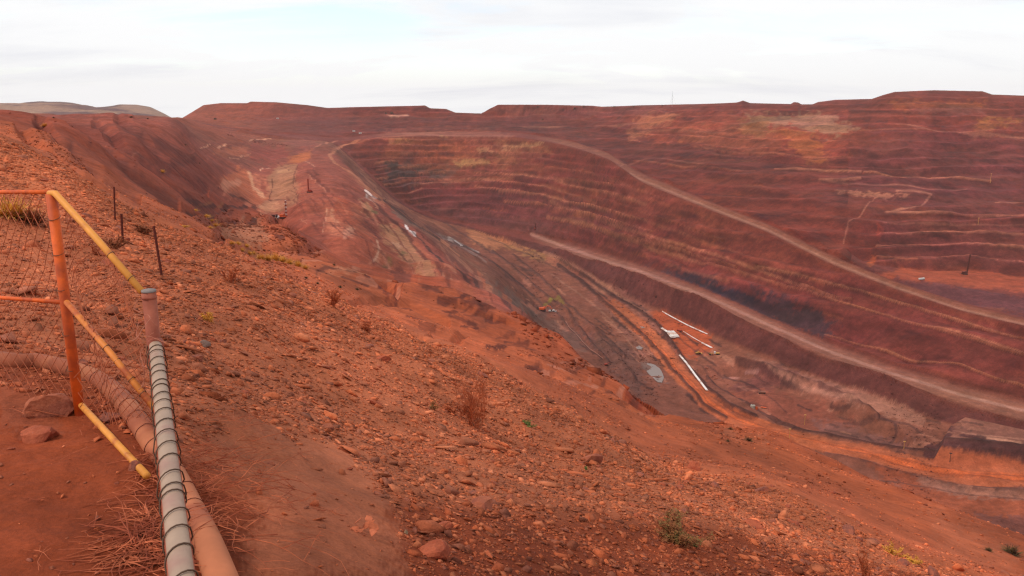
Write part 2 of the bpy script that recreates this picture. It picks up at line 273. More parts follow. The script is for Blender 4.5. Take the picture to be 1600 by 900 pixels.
def patch(poly, rgb, alpha=1.0, lo=0, hi=22, feather=6, ragged=1.0):
    idx, d = in_poly(poly, lo, hi, feather * 2.5)
    n = (fbm(PX[idx] / (feather * 2.2), PY[idx] / (feather * 1.0), 4, len(poly)) - .5) * 2 + (fbm(PX[idx] / 5 + 3, PY[idx] / 2.6, 3, 7) - .5) * 2.2
    mixc(idx, alpha * sstep(-feather, feather, d + n * feather * 2 * ragged), rgb)
# -- far and right wall
patch([(840,240),(990,268),(1300,400),(1600,500),(1600,640),(1300,545),(1000,415),(850,368),(700,340),(620,330),(640,280)], (120,58,56), .55, 13.05, 13.95, 12)
patch([(1000,262),(1300,330),(1360,400),(1300,395),(1180,348)], (126,58,46), .5, 15, 19, 10)
patch([(840,255),(980,275),(1200,370),(1300,430),(1250,470),(1050,395),(860,330)], (124,62,48), .45, 13.05, 13.95, 14)
patch([(600,215),(820,215),(850,262),(760,300),(600,262)], (138,74,56), .55, 13.05, 13.99, 8)
for p in [((612,216),(645,216),(640,224),(615,222)),((690,232),(735,228),(745,250),(700,252)),((770,232),(800,226),(822,236),(800,262),(775,262)),((820,228),(850,222),(858,236),(830,240)),((740,222),(790,220),(770,232),(742,236))]:
    patch(p, (160,104,72), .45, 13.0, 13.99, 5)
patch([(590,205),(760,202),(800,212),(700,218),(600,216)], (152,84,64), .5, 14, 19, 4)
patch([(600,255),(640,250),(655,265),(640,285),(605,280)], (84,66,64), .65, 13.05, 13.99, 7)
patch([(655,262),(720,262),(700,282),(650,285)], (92,74,70), .45, 13.05, 13.99, 6)
patch([(640,300),(860,300),(1000,360),(850,366),(700,342),(640,325)], (108,58,60), .6, 13.05, 13.99, 10)
patch([(990,180),(1180,176),(1330,190),(1330,240),(1200,230),(1000,215)], (156,76,56), .65, 17.5, 21, 8)
patch([(1170,180),(1290,180),(1340,200),(1300,214),(1240,200),(1170,196)], (160,120,96), .7, 17, 21, 5)
patch([(1060,205),(1180,192),(1250,220),(1180,246),(1090,232)], (150, 90, 62), .45, 17, 21, 8)
patch([(1215,205),(1275,210),(1292,250),(1262,252),(1235,228)], (166, 96, 54), .6, 17, 21, 5)
patch([(1150,185),(1200,182),(1205,210),(1160,214)], (150,104,62), .55, 17, 21, 5)
patch([(1528,190),(1590,186),(1600,194),(1560,200),(1542,214),(1522,212)], (168,104,56), .75, 17, 21, 4)
patch([(1390,160),(1540,160),(1540,172),(1400,172)], (160,84,50), .7, 20, 21.4, 4)
patch([(1420,170),(1540,172),(1540,182),(1430,180)], (140,84,76), .5, 19, 21.4, 4)
patch([(1000,182),(1060,178),(1050,190),(1020,205),(985,222),(980,205)], (178,112,80), .6, 18, 21.3, 4)
patch([(760,165),(1000,168),(1080,168),(1000,182),(800,185)], (132,72,66), .8, 19.3, 21.3, 4)
patch([(1360,200),(1600,215),(1600,330),(1400,325),(1300,300)], (112,58,58), .6, 17, 21, 16)
patch([(1300,300),(1340,299),(1420,306),(1380,309)], (178,112,92), .8, 17.6, 19.4, 2)
for ln, hw, a in (([(1210,268),(1260,267),(1345,269)],1.2,.55),([(1280,283),(1345,281)],1.3,.6),([(1350,270),(1450,278),(1548,286)],.9,.5),([(1400,299),(1455,306),(1440,322),(1385,330)],1.3,.55),
                  ([(1290,283),(1400,290),(1510,298)],.9,.4),([(1366,309),(1345,335),(1325,350),(1318,380)],.8,.45),([(1555,317),(1600,318)],1,.6),([(1400,195),(1460,203),(1520,212),(1600,215)],1,.45),([(960,262),(1020,248),(1100,258)],.8,.3),
                  ([(1385,330),(1480,333),(1600,339)],1.1,.6),([(1375,364),(1480,365),(1600,370)],1.1,.6),([(1370,381),(1480,384),(1600,389)],1.1,.65),([(1370,400),(1480,403),(1600,408)],1.1,.3),([(1380,347),(1500,351),(1600,352)],1,.45)):
    stroke(ln, hw + .6, (190,124,104), a, 13, 21.3, .6, .3)
patch([(1350,432),(1410,418),(1500,421),(1660,432),(1660,464),(1560,452),(1460,440),(1390,432)], (164, 76, 50), .85, 15.0, 17.3, 3, .5)
patch([(1400,436),(1480,440),(1640,470),(1640,500),(1500,470),(1420,450)], (98,54,56), .8, 15.05, 16.1, 4)
patch([(1355,410),(1366,398),(1372,408),(1360,416)], (176,88,52), .6, 15, 19, 2)
patch([(1370,350),(1382,350),(1380,368),(1372,368)], (170,74,54), .5, 15, 19, 2)
patch([(1370,340),(1600,345),(1600,418),(1390,412)], (110,58,58), .5, 16.8, 18.2, 5)
patch([(1010,418),(1060,425),(1150,455),(1280,485),(1312,510),(1290,528),(1200,505),(1100,462)], (62,48,56), .85, 13.0, 13.9, 8)
patch([(1060,430),(1120,445),(1180,470),(1120,462)], (48,46,62), .6, 13.0, 13.9, 5)
for ln, a in (([(800,273),(860,280),(940,300),(1010,318)],.7),([(820,288),(880,296),(930,318)],.5),([(780,300),(860,306),(900,318),(950,330)],.8),([(640,290),(720,282),(800,281)],.6),([(620,300),(660,294)],.4),
              ([(855,336),(920,352),(1000,380),(1060,400),(1100,412)],.75),([(860,313),(930,340),(1000,365),(1100,395),(1200,430),(1260,448),(1340,478),(1450,510),(1600,555)],.75),
              ([(1180,420),(1250,432),(1350,455),(1470,490),(1600,528)],.6),([(960,330),(1060,362),(1160,398)],.35),([(1040,415),(1140,445)],.3),([(1290,520),(1400,550),(1600,605)],.55)):
    stroke(ln, 1.9, (176,112,88), a, 13.03, 13.98, .6, .7)
for ln in ([(600,206),(700,212),(800,213)], [(800,200),(960,198),(1000,192)]):
    stroke(ln, 1.6, (160,100,84), .6, 13.5, 20, .5, .3)
patch([(605,181),(640,182),(640,184),(610,184)], (196,140,120), .9, 18, 21.5, 1.2, .3); stroke([(555,205),(572,208)], 1.2, (200,150,130), .8, 13, 20)
stroke([(490,190),(520,192),(600,206)], 1.0, (100,52,46), .5, 14, 21)
# -- haul roads: wheel paths
stroke([(830,366),(880,385),(950,409),(1000,424),(1100,462),(1200,507),(1300,550),(1400,586),(1500,616),(1600,641)], 3.2, (174,120,104), .8, 11.9, 13.1, .7, .3)
stroke([(830,370),(880,390),(950,414),(1000,430),(1100,468),(1200,513),(1300,556),(1400,592),(1500,622),(1600,650)], 1.2, (132,82,70), .6, 11.9, 13.1, .7, .3)
stroke([(880,381),(950,404),(1000,419),(1100,456),(1200,500),(1300,543),(1400,579),(1500,608),(1600,632)], 1.4, (128,74,66), .5, 11.9, 13.1, .7, .3)
stroke([(985,271),(1000,280),(1100,320),(1200,360),(1300,409),(1400,448),(1500,482),(1600,507)], 2.0, (166,112,92), .7, 13.9, 15.1, .7, .3)
# -- floor of the pit
patch([(730,358),(790,360),(830,378),(880,410),(860,400),(800,385),(762,390),(735,375)], (176,110,76), .85, 9.5, 11.4, 3)
patch([(735,360),(785,362),(800,378),(768,390),(738,378)], (182,112,78), .7, 9.5, 11.4, 3)
patch([(790,385),(850,393),(880,408),(862,412),(820,402)], (164,112,70), .7, 9.5, 11.4, 3)
patch([(860,398),(940,430),(1010,480),(1030,510),(1060,560),(1020,560),(990,515),(930,465),(872,415)], (142,84,70), .8, 9.5, 11.3, 3)
stroke([(860,405),(905,432),(950,470),(1000,503),(1040,548),(1068,585),(1100,618),(1140,642)], 9, (150,86,66), .8, 9.5, 11.3, .3)
patch([(930,460),(975,482),(1010,505),(1040,530),(1062,560),(1085,590),(1108,618),(1150,645),(1200,660),(1300,692),(1400,712),(1600,735),(1640,748),(1640,768),(1500,758),(1400,738),(1300,717),(1200,684),(1140,662),(1095,634),(1060,597),(1030,558),(1000,526),(960,492)], (150,78,54), .95, 9.2, 11.3, 2, .5)
stroke([(960,475),(1005,508),(1045,550),(1070,585),(1105,620),(1150,645),(1200,662),(1300,697),(1400,722),(1500,738),(1640,756)], 7, (176,88,52), .9, 9.3, 11.3, .5)
stroke([(1000,520),(1030,560),(1060,598),(1090,622)], 4, (186,98,60), .7, 9.3, 11.3, .6)
patch([(940,452),(1000,470),(1020,490),(980,480)], (150,92,76), .6, 9.5, 11.3, 3)
patch([(1016,487),(1040,487),(1110,523),(1112,545),(1065,556),(1050,530),(1028,507)], (172,78,46), .95, 9.5, 11.3, 3)
patch([(780,470),(850,490),(900,520),(915,550),(860,540),(800,505)], (110,80,70), .6, 9.3, 11.2, 5)
patch([(900,520),(990,540),(1010,590),(1000,620),(940,560)], (104,68,60), .7, 9.3, 11.2, 5)
patch([(1000,566),(1025,570),(1040,598),(1030,600),(1010,580)], (120,100,94), .5, 9.3, 11.2, 3)
patch([(1170,555),(1280,590),(1380,620),(1450,650),(1440,664),(1350,640),(1260,605)], (158,102,84), .75, 9.9, 11.3, 3)
patch([(1130,600),(1180,585),(1280,620),(1340,650),(1280,664),(1200,640)], (142,74,56), .8, 9.5, 11.2, 4)
patch([(1270,640),(1340,655),(1430,690),(1380,696),(1300,680)], (128,80,72), .8, 9.5, 11.2, 4)
for e in ([(1355,668),(1368,678),(1390,680),(1402,670),(1398,662)], [(1320,648),(1370,652),(1420,662),(1445,680)]):
    stroke(e, 2.5, (88,52,46), .7, 9.5, 11.2)
patch([(1140,590),(1200,570),(1250,578),(1240,590),(1160,600)], (104,56,52), .7, 9.5, 11.2, 4)
for e in ([(1130,574),(1155,576)], [(1165,572),(1185,575)]): stroke(e, 1.6, (176,120,108), .6, 9.5, 11.2)
patch([(1440,700),(1470,690),(1660,690),(1660,742),(1450,724)], (84,46,44), .95, 9.5, 11.6, 4)
patch([(1484,700),(1505,668),(1600,686),(1660,692),(1660,724),(1560,716)], (138,84,68), .85, 9.5, 11.9, 3)
stroke([(1540,708),(1590,716)], 3, (190,130,104), .7, 10, 11.6)
patch([(1340,720),(1450,752),(1620,775),(1620,850),(1480,800),(1380,750)], (150, 74, 48), .85, 8.9, 10.6, 6)
patch([(1430,745),(1540,762),(1620,772),(1620,782),(1500,775),(1440,758)], (142,96,80), .7, 9, 10.8, 3)
patch([(1520,802),(1620,812),(1620,850),(1540,825)], (110,66,60), .7, 8.9, 10.6, 5)
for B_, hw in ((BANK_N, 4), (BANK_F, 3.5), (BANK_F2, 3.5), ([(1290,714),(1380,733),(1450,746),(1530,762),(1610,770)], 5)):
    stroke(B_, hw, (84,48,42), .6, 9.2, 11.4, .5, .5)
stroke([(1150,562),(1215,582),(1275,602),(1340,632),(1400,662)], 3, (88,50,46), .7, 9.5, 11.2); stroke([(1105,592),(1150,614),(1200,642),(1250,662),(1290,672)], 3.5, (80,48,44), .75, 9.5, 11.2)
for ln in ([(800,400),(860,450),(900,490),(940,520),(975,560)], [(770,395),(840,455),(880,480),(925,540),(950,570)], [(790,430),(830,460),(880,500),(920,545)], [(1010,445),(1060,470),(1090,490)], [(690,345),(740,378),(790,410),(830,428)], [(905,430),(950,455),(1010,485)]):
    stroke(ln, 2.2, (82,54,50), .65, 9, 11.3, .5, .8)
for ln in ([(860,470),(872,465),(880,475)], [(850,475),(862,468)]): stroke(ln, 2.6, (128,104,44), .7, 9, 11.2)
for p in ([(775,470),(800,470),(815,490),(790,492)], [(690,370),(715,376),(720,388),(700,384)]): patch(p, (100,66,60), .7, 8, 11.2, 4)
# -- inner wall (grey, striped along its benches)
for ln, c, hw in (([(655,350),(700,386),(760,430),(830,492),(880,530)], (100,58,46), 3), ([(668,352),(720,384),(790,440),(850,490)], (104,60,48), 3), ([(640,345),(680,372),(740,415),(800,468)], (134,84,66), 3), ([(680,362),(720,384),(760,410)], (140,110,100), 1.6)):
    stroke(ln, hw, c, .7, 8.1, 10.9, .5, .5)
stroke([(700,372),(718,380),(748,396)], 1.5, (196,176,166), .7, 8.1, 11); stroke([(655,352),(700,372),(750,397)], 1, (86,58,52), .6, 8.1, 11)
patch([(760,440),(800,460),(845,500),(815,490),(780,466)], (112,86,74), .7, 8.2, 10.6, 5)
# -- the ramp on the left of the pit, left bench and its pale pads
RAMP = [(760,200),(700,205),(650,210),(590,216),(550,224),(522,233),(513,241),(522,252),(545,266),(560,282),(575,298),(597,315),(622,330),(650,352),(690,385),(730,425),(770,462)]
stroke(RAMP[:9], 1.8, (160,92,72), .7, 6.2, 16, .5, .2); stroke(RAMP[8:13], 5, (160,88,64), .9, 7, 9.2, .5, .3); stroke(RAMP[12:], 6, (128,78,64), .6, 6.5, 9, .5, .5)
stroke([(560,268),(590,295),(618,318),(650,338),(690,370)], 2, (92,50,46), .7, 7.5, 9.6); stroke([(500,262),(540,290),(575,320),(610,360),(650,395),(700,440)], 2, (108,56,48), .5, 6.5, 9)
patch([(572,304),(586,312),(584,316),(570,308)], (205,175,160), .9, 7, 9.2, 1.5, .3); patch([(630,357),(650,367),(648,371),(640,366)], (215,190,178), .9, 6.5, 9.2, 1.5, .3)
patch([(438,255),(462,262),(466,330),(405,338),(402,318),(420,290)], (172,112,80), .8, 6.3, 9, 5)
for ln in ([(420,282),(440,280),(462,282)], [(405,312),(430,309),(465,311)], [(425,268),(460,268)]): stroke(ln, 1.2, (116,66,50), .7, 6.3, 9)
patch([(404,322),(440,313),(466,318),(464,328),(420,332)], (186,126,88), .7, 6.3, 9, 2)
patch([(345,298),(375,275),(410,282),(418,305),(395,322),(360,312)], (190,108,78), .75, 5.5, 8.2, 6)
patch([(452,245),(482,234),(486,240),(460,252)], (180,100,56), .8, 6.5, 9.5, 3)
patch([(460,225),(520,245),(600,330),(620,380),(560,340),(480,270)], (142,72,56), .6, 6.3, 9, 10)
patch([(520,320),(560,330),(600,400),(640,430),(580,415),(530,360)], (166,92,64), .55, 5.8, 8.2, 8)
for p in ([(508,345),(518,325),(530,350),(520,372)], [(585,395),(594,400),(592,412),(582,410)], [(540,360),(552,358),(556,380),(544,376)]): patch(p, (200,140,104), .6, 5.8, 8.2, 3)
patch([(560,312),(575,315),(588,335),(570,335)], (178,124,92), .7, 6, 8.9, 3)
patch([(595,350),(625,362),(645,385),(680,425),(660,430),(625,400),(600,375)], (170,112,76), .8, 5.8, 8.5, 4)
for p in ([(618,368),(628,372),(625,380)], [(604,412),(612,414),(610,420)]): patch(p, (132,106,60), .6, 5.8, 8.2, 3)
patch([(345,345),(400,345),(420,372),(400,380),(345,375)], (158,96,68), .85, 5, 6.6, 4)
patch([(330,380),(420,392),(480,418),(440,412),(360,400)], (132,72,46), .5, 4.1, 6, 4)
patch([(510,420),(545,418),(570,432),(540,438),(500,430)], (176,104,72), .6, 4.4, 6.2, 4)
patch([(580,450),(600,446),(628,460),(622,470),(600,464)], (108,40,26), .7, 4.4, 6.2, 3)
patch([(965,602),(990,603),(1032,625),(1036,636),(1005,628)], (128,44,24), .7, 4.4, 6.2, 5)
patch([(712,450),(735,462),(765,490),(750,498),(725,480)], (122,62,40), .4, 4.6, 7, 4); patch([(750,470),(775,480),(780,488),(760,484)], (140,98,46), .35, 4.6, 7.5, 3)
patch([(600,540),(800,560),(950,620),(880,640),(760,580)], (180,88,54), .35, 4.1, 6, 10)
patch([(1120,665),(1190,680),(1210,700),(1150,690)], (182,104,72), .5, 4.1, 6, 8)
patch([(1450,800),(1560,850),(1600,880),(1480,870)], (176,96,64), .5, 3.9, 6, 8)
patch([(400,700),(540,690),(600,760),(640,910),(380,910),(400,800)], (196,112,76), .8, 0, 2.8, 32, .5)
patch([(0,560),(80,620),(100,660),(60,680),(0,650)], (150,84,60), .4, 0, 2.6, 10)
# -- closer survey of the left benches
patch([(433,255),(464,254),(464,271),(455,289),(466,303),(462,326),(438,338),(403,331),(406,320),(424,310),(426,299),(417,285),(429,268)], (164,106,76), .95, 6.2, 9, 1.6, .6)
patch([(405,331),(408,320),(425,314),(462,316),(460,327),(438,334)], (180,120,86), .8, 6.2, 9, 1.4, .5)
patch([(430,266),(464,267),(463,272),(433,273)], (186,128,92), .7, 6.2, 9, 1.2, .5)
patch([(448,250),(469,239),(489,232),(482,245),(469,251)], (184,98,58), .85, 6.2, 9.5, 1.5, .6)
patch([(343,292),(352,276),(372,266),(389,272),(400,292),(417,308),(401,326),(378,315)], (178,94,62), .9, 5.2, 8.4, 2.5, .8)
patch([(386,272),(391,272),(398,290),(416,306),(410,309),(396,296)], (206,142,104), .85, 5.2, 8.4, 1.2, .6)
patch([(345,294),(352,286),(372,280),(380,284),(362,300),(352,304)], (196,124,92), .8, 5.2, 8.4, 1.6, .6)
for ln, c, hw, a in (([(313,234),(334,229),(354,225)], (206,140,108), 1.0, .8), ([(389,221),(408,218),(424,216)], (202,136,108), 1.0, .8), ([(375,243),(392,240.5)], (206,140,110), .9, .8), ([(359,251.6),(375,251.6)], (200,132,104), .9, .7), ([(290,248),(320,252)], (184,112,82), 1, .7),
        ([(406,268.6),(416,264),(429,259)], (210,150,120), 1.0, .8), ([(489,232),(510,225),(529,219.5)], (182,112,88), 1.0, .8), ([(476,248),(494,262)], (190,122,96), 1.0, .8), ([(483,275),(513,299)], (184,112,86), .9, .7), ([(452,296),(462,300),(470,310)], (96,44,34), 1, .7),
        ([(426,285),(424,300),(420,310),(424,313)], (98,48,36), 1.2, .8), ([(420,312),(440,311),(463,312)], (104,54,42), .9, .7), ([(466,256),(457,288),(467,302),(464,324)], (104,50,40), 1.2, .7), ([(300,238),(350,229),(430,219)], (118,56,44), 1.2, .6), ([(365,255),(390,248),(430,236),(452,226)], (120,52,44), 1.5, .5),
        ([(280,212),(330,222),(375,224)], (116,56,46), 1.5, .5), ([(342,300),(380,318),(400,327)], (88,42,32), 1.4, .7), ([(285,300),(330,322),(372,330),(400,330)], (84,40,30), 3.0, .85), ([(280,315),(330,332),(380,332)], (100,48,36), 2, .6), ([(300,312),(330,318),(350,322)], (150,86,52), 1.4, .7)):
    stroke(ln, hw, c, a, 4.1, 14, .5, .5)
patch([(282,248),(330,252),(350,270),(320,300),(285,280)], (122,54,40), .5, 4.5, 9, 6); patch([(395,225),(440,228),(452,240),(430,256),(400,250),(380,240)], (146,66,52), .7, 6.2, 10.5, 4); patch([(340,232),(392,226),(385,243),(352,250),(335,242)], (164,88,62), .6, 6, 10.5, 3)
patch([(440,210),(470,212),(500,225),(496,236),(460,236)], (142,76,66), .5, 8, 14, 4)
# ramp and its neighbours
stroke([(562,218),(533,231),(514,241),(525,255),(561,278),(575,296),(600,318)], 2.2, (178,108,80), .9, 6.2, 14, .4, .2)
patch([(508,324),(513,325),(523,345),(545,372),(530,380),(507,370)], (184,104,74), .85, 5.5, 9, 2.0, .7); stroke([(511,326),(508,346),(505,368)], 1.2, (206,140,108), .8, 5.5, 9, .5, .5)
patch([(545,356),(553,358),(556,372),(552,380),(540,382),(536,372)], (190,126,98), .75, 5.5, 9, 2); patch([(556,360),(590,374),(596,402),(588,413),(560,405),(550,388)], (162,80,56), .7, 5.5, 8.6, 3); stroke([(588,374),(593,390),(592,403),(583,410)], 2.0, (206,150,118), .8, 5.5, 8.6, .5, .5)
patch([(563,313),(576,316),(588,334),(571,335)], (170,116,82), .85, 6, 9, 1.5, .6); patch([(597,351),(624,360),(647,379),(666,405),(688,433),(668,431),(639,410),(624,389),(608,371)], (166,108,76), .9, 5.6, 8.7, 2.2, .9)
for p, c in ([((612,374),(630,377),(634,385),(620,386)), (184,130,98)], [((640,400),(655,408),(652,418),(638,408)), (116,68,48)], [((571,328),(590,331),(588,336),(572,335)), (96,82,48)], [((628,388),(638,392),(634,398),(626,394)), (110,88,52)], [((600,415),(610,418),(606,423),(598,420)), (98,84,50)]): patch(p, c, .7, 5.2, 9, 1.8)
patch([(605,418),(622,422),(642,433),(640,444),(618,442)], (108,54,44), .7, 5.0, 8.4, 2.5); stroke([(638,433),(660,434),(688,434)], 2.4, (200,144,116), .9, 5.0, 8.2, .5, .6)
for ln, hw, c in (([(587,321),(620,352),(650,384),(680,412),(702,431),(716,442)], 3.2, (96,50,40)), ([(650,378),(690,415),(730,452),(770,482),(800,503),(834,513)], 3.0, (160,84,58)), ([(570,300),(600,330),(640,372)], 1.6, (106,54,44)), ([(600,345),(630,380),(660,420)], 1.2, (124,62,48)), ([(470,300),(500,330),(520,360)], 1.2, (118,54,42)), ([(500,300),(540,345),(570,385),(590,425)], 1.2, (120,56,42))):  # orange strip along the near edge is painted as if sunlit
    stroke(ln, hw, c, .75, 5.2, 9.2, .5, .6)
patch([(520,300),(545,320),(560,350),(545,350),(520,325)], (152,66,42), .6, 5.6, 9, 4); patch([(440,320),(500,330),(520,390),(480,390),(455,360)], (138,66,50), .5, 5.2, 8, 8)
patch([(608,322),(634,339),(652,353),(639,353),(613,332)], (128,94,80), .8, 6.5, 9.8, 2); stroke([(571,300),(580,306),(588,311)], 1.3, (226,196,180), .95, 6, 9.8, .4, .2); stroke([(634,355),(641,363),(649,370)], 1.5, (236,214,204), .95, 6, 10, .4, .2)
for ln in ([(582,308),(624,326),(676,366),(729,387),(768,410),(834,463)], [(600,316),(640,345),(690,378)], [(670,385),(720,425),(770,462),(815,495)], [(640,362),(690,402),(740,445)]): stroke(ln, 1.3, (72,46,42), .75, 6.4, 11, .5, .7)
for ln in ([(590,304),(612,316),(640,330)], [(655,340),(690,355),(715,372)], [(690,385),(740,425),(790,462)], [(560,268),(583,290),(596,304)]): stroke(ln, 1.2, (160,102,80), .7, 6.4, 11.2, .5, .5)
rq_ = random.Random(31)
for i in range(110):
    x = rq_.uniform(430, 800); yc = np.interp(x, [430,520,600,700,800], [290,330,365,415,490]); y0 = yc + rq_.uniform(-50, 40); l_ = rq_.uniform(6, 34); s_ = np.interp(x, [430,600,800], [.9,1.0,.8]) * rq_.uniform(.6, 1.2)
    stroke([(x, y0), (x + l_ * .5, y0 + s_ * l_ * .5 + rq_.uniform(-2, 2)), (x + l_, y0 + s_ * l_)], rq_.uniform(.9, 2.6), rq_.choice([(92,44,36), (104,50,40), (118,58,44), (182,112,84), (170,92,66)]), rq_.uniform(.35, .75), 5.6, 9.6, .7, 1.2)
for p, c in ((((561,438),(576,445),(604,450),(624,456),(621,465),(587,458)), (96,34,22)), (((710,448),(734,461),(766,494),(750,496),(728,476)), (118,58,36)), (((748,468),(766,476),(778,486),(764,484)), (150,104,48)), (((640,463),(690,462),(686,470),(655,474)), (120,56,40)), (((720,500),(755,492),(775,503),(745,512)), (104,56,44)), (((510,418),(548,418),(572,430),(540,436)), (184,112,80))): patch(p, c, .8 if c[0] in (96, 184) else .3, 4.3, 7.5, 2.2, .9)
rnd_ = random.Random(8)
for i in range(90):                                                   # thin erosion lines across the sand and ledges
    x = rnd_.uniform(430, 1000); y0 = np.interp(x, [430,640,800,1000], [400,500,560,650]) - rnd_.uniform(0, 1) * np.interp(x, [430,640,800,1000], [30,70,60,45]); l_ = rnd_.uniform(10, 50); s_ = rnd_.uniform(-.05, .35)
    stroke([(x, y0), (x + l_ * .5, y0 + s_ * l_ * .5 + rnd_.uniform(-1, 1)), (x + l_, y0 + s_ * l_)], rnd_.uniform(1.0, 2.8), (98,44,30) if rnd_.random() < .75 else (184,108,80), rnd_.uniform(.45, .9), 4.1, 6.6, .7, .9)
# -- far wall
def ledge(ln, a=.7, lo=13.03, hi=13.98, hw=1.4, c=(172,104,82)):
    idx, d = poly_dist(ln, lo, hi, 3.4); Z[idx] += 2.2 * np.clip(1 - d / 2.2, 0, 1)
    low_ = [(x, y + 2.6) for x, y in ln]; stroke(low_, 2.4, (84,44,42), a * .55, lo, hi, .8, .6); stroke(ln, hw, c, a, lo, hi, .45, .45)  # dark stroke below the ledge paints the shade of its face into the colour
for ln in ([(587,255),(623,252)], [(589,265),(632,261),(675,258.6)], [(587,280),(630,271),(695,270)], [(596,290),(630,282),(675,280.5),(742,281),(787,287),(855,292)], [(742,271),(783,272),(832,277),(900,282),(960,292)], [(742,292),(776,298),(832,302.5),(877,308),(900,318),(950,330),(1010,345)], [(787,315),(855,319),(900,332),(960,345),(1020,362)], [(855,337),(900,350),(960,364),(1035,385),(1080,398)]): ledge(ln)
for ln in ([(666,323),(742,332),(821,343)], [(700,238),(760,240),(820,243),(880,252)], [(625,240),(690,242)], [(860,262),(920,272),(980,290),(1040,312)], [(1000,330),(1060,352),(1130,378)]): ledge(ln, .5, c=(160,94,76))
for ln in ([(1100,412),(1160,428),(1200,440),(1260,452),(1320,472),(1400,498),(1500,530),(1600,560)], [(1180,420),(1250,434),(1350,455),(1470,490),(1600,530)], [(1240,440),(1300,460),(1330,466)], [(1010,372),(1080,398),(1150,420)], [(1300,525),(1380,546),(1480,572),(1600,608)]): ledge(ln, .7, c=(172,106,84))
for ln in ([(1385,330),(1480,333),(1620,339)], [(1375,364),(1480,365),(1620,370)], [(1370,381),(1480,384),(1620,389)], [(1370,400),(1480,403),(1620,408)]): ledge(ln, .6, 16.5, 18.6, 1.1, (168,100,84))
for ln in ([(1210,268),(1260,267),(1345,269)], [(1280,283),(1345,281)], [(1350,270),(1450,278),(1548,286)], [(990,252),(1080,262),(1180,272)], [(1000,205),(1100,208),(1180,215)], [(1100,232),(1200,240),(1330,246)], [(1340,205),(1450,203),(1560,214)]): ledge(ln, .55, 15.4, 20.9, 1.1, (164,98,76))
for p, c, a in ((((603,255),(621,254),(622,264),(604,266)), (72,58,56), .8), (((605,268),(652,264),(652,275),(608,279)), (74,60,58), .8), (((670,271),(695,271),(694,279),(671,279)), (80,64,60), .7), (((632,282),(655,281),(656,290),(634,291)), (88,66,62), .6),
     (((608,217),(632,217),(630,223),(610,223)), (168,112,76), .7), (((650,225),(750,223),(746,240),(700,250),(652,252)), (150,78,54), .6), (((709,251),(765,250),(763,258),(711,260)), (170,122,84), .75), (((747,233),(770,233),(767,240),(749,240)), (190,134,98), .8), (((776,230),(853,222),(832,232),(788,234)), (174,124,92), .75), (((686,207),(697,207),(696,216),(688,216)), (176,122,84), .8),
     (((600,228),(625,225),(622,246),(604,248)), (152,80,58), .5), (((640,318),(740,330),(860,348),(850,366),(740,352),(660,338)), (110,64,62), .75), (((1000,480),(1004,482),(1003,490)), (120,60,50), .3)):
    patch(p, c, a, 13.02, 14.2, 2.0, 1.1)
for i in range(120):                                                  # broken rock outcrops and fresh scars on the walls
    x = rnd_.uniform(600, 1600); t_ = rnd_.random(); ytop = np.interp(x, [600,850,1000,1300,1600], [215,225,290,425,520]); ybot = np.interp(x, [600,850,1000,1300,1600], [320,355,410,535,622]); up_ = rnd_.random() < .5 and x > 950
    y0 = (np.interp(x, [950,1600], [175,165]) + (ytop - 8 - 172) * t_) if up_ else ytop + (ybot - ytop) * t_; s_ = (.03 if up_ else np.interp(x, [600,850,1000,1600], [-.02,.12,.3,.33])); l_ = rnd_.uniform(8, 42)
    dark = rnd_.random() < .7
    stroke([(x, y0), (x + l_ * .5, y0 + s_ * l_ * .5 + rnd_.uniform(-1.5, 1.5)), (x + l_, y0 + s_ * l_)], rnd_.uniform(1.2, 3.6), (84,38,38) if dark else (166,92,68), rnd_.uniform(.3, .65), 13.05 if not up_ else 15.1, 13.95 if not up_ else 21, .8, 1.4)
# -- pit floor: tracks, pads and ponds
for ln, hw, c in (([(850,395),(900,418),(950,450),(1000,486)], 3.2, (168,108,84)), ([(762,372),(790,383),(800,390),(850,405)], 1.4, (112,72,56)), ([(800,382),(835,396),(850,408)], 1.4, (112,72,58)), ([(840,405),(880,425),(930,452),(960,478)], 1.2, (94,58,50)), ([(860,430),(920,470),(960,505),(1000,560)], 1.4, (150,98,80)),
        ([(930,470),(965,500),(985,530),(1010,560)], 3.5, (138,84,70)), ([(1190,570),(1240,592),(1290,614),(1340,630)], 2.2, (166,110,90)), ([(1105,565),(1180,590),(1230,630)], 1.2, (84,48,44)), ([(1290,655),(1340,668),(1360,690)], 1.6, (94,58,52)), ([(1500,700),(1560,706),(1620,712)], 1.6, (170,112,92)), ([(1250,690),(1350,708),(1450,722),(1560,734)], 2, (136,70,50)), ([(1080,600),(1120,632),(1180,655),(1260,680)], 1.4, (120,60,46)), ([(1350,752),(1440,760),(1560,776),(1640,786)], 1.2, (96,58,50))):
    stroke(ln, hw, c, .75, 9.0, 11.6, .5, .5)
for i in range(130):
    x = rnd_.uniform(800, 1580); yb = np.interp(x, [800,900,1000,1100,1300,1450,1600], [470,535,600,645,705,745,800]); yt = np.interp(x, [800,900,1000,1100,1300,1450,1600], [385,412,478,520,595,655,725]); y0 = yt + (yb - yt) * rnd_.random(); s_ = np.interp(x, [800,1000,1150,1300,1600], [.7,.8,.5,.3,.12]); l_ = rnd_.uniform(8, 34)
    stroke([(x, y0), (x + l_ * .5, y0 + s_ * l_ * .5 + rnd_.uniform(-1, 1)), (x + l_, y0 + s_ * l_)], rnd_.uniform(.9, 3.2), (74,44,40) if rnd_.random() < .55 else (168,106,84), rnd_.uniform(.45, .85), 9.0, 11.5, .7, 1.2)
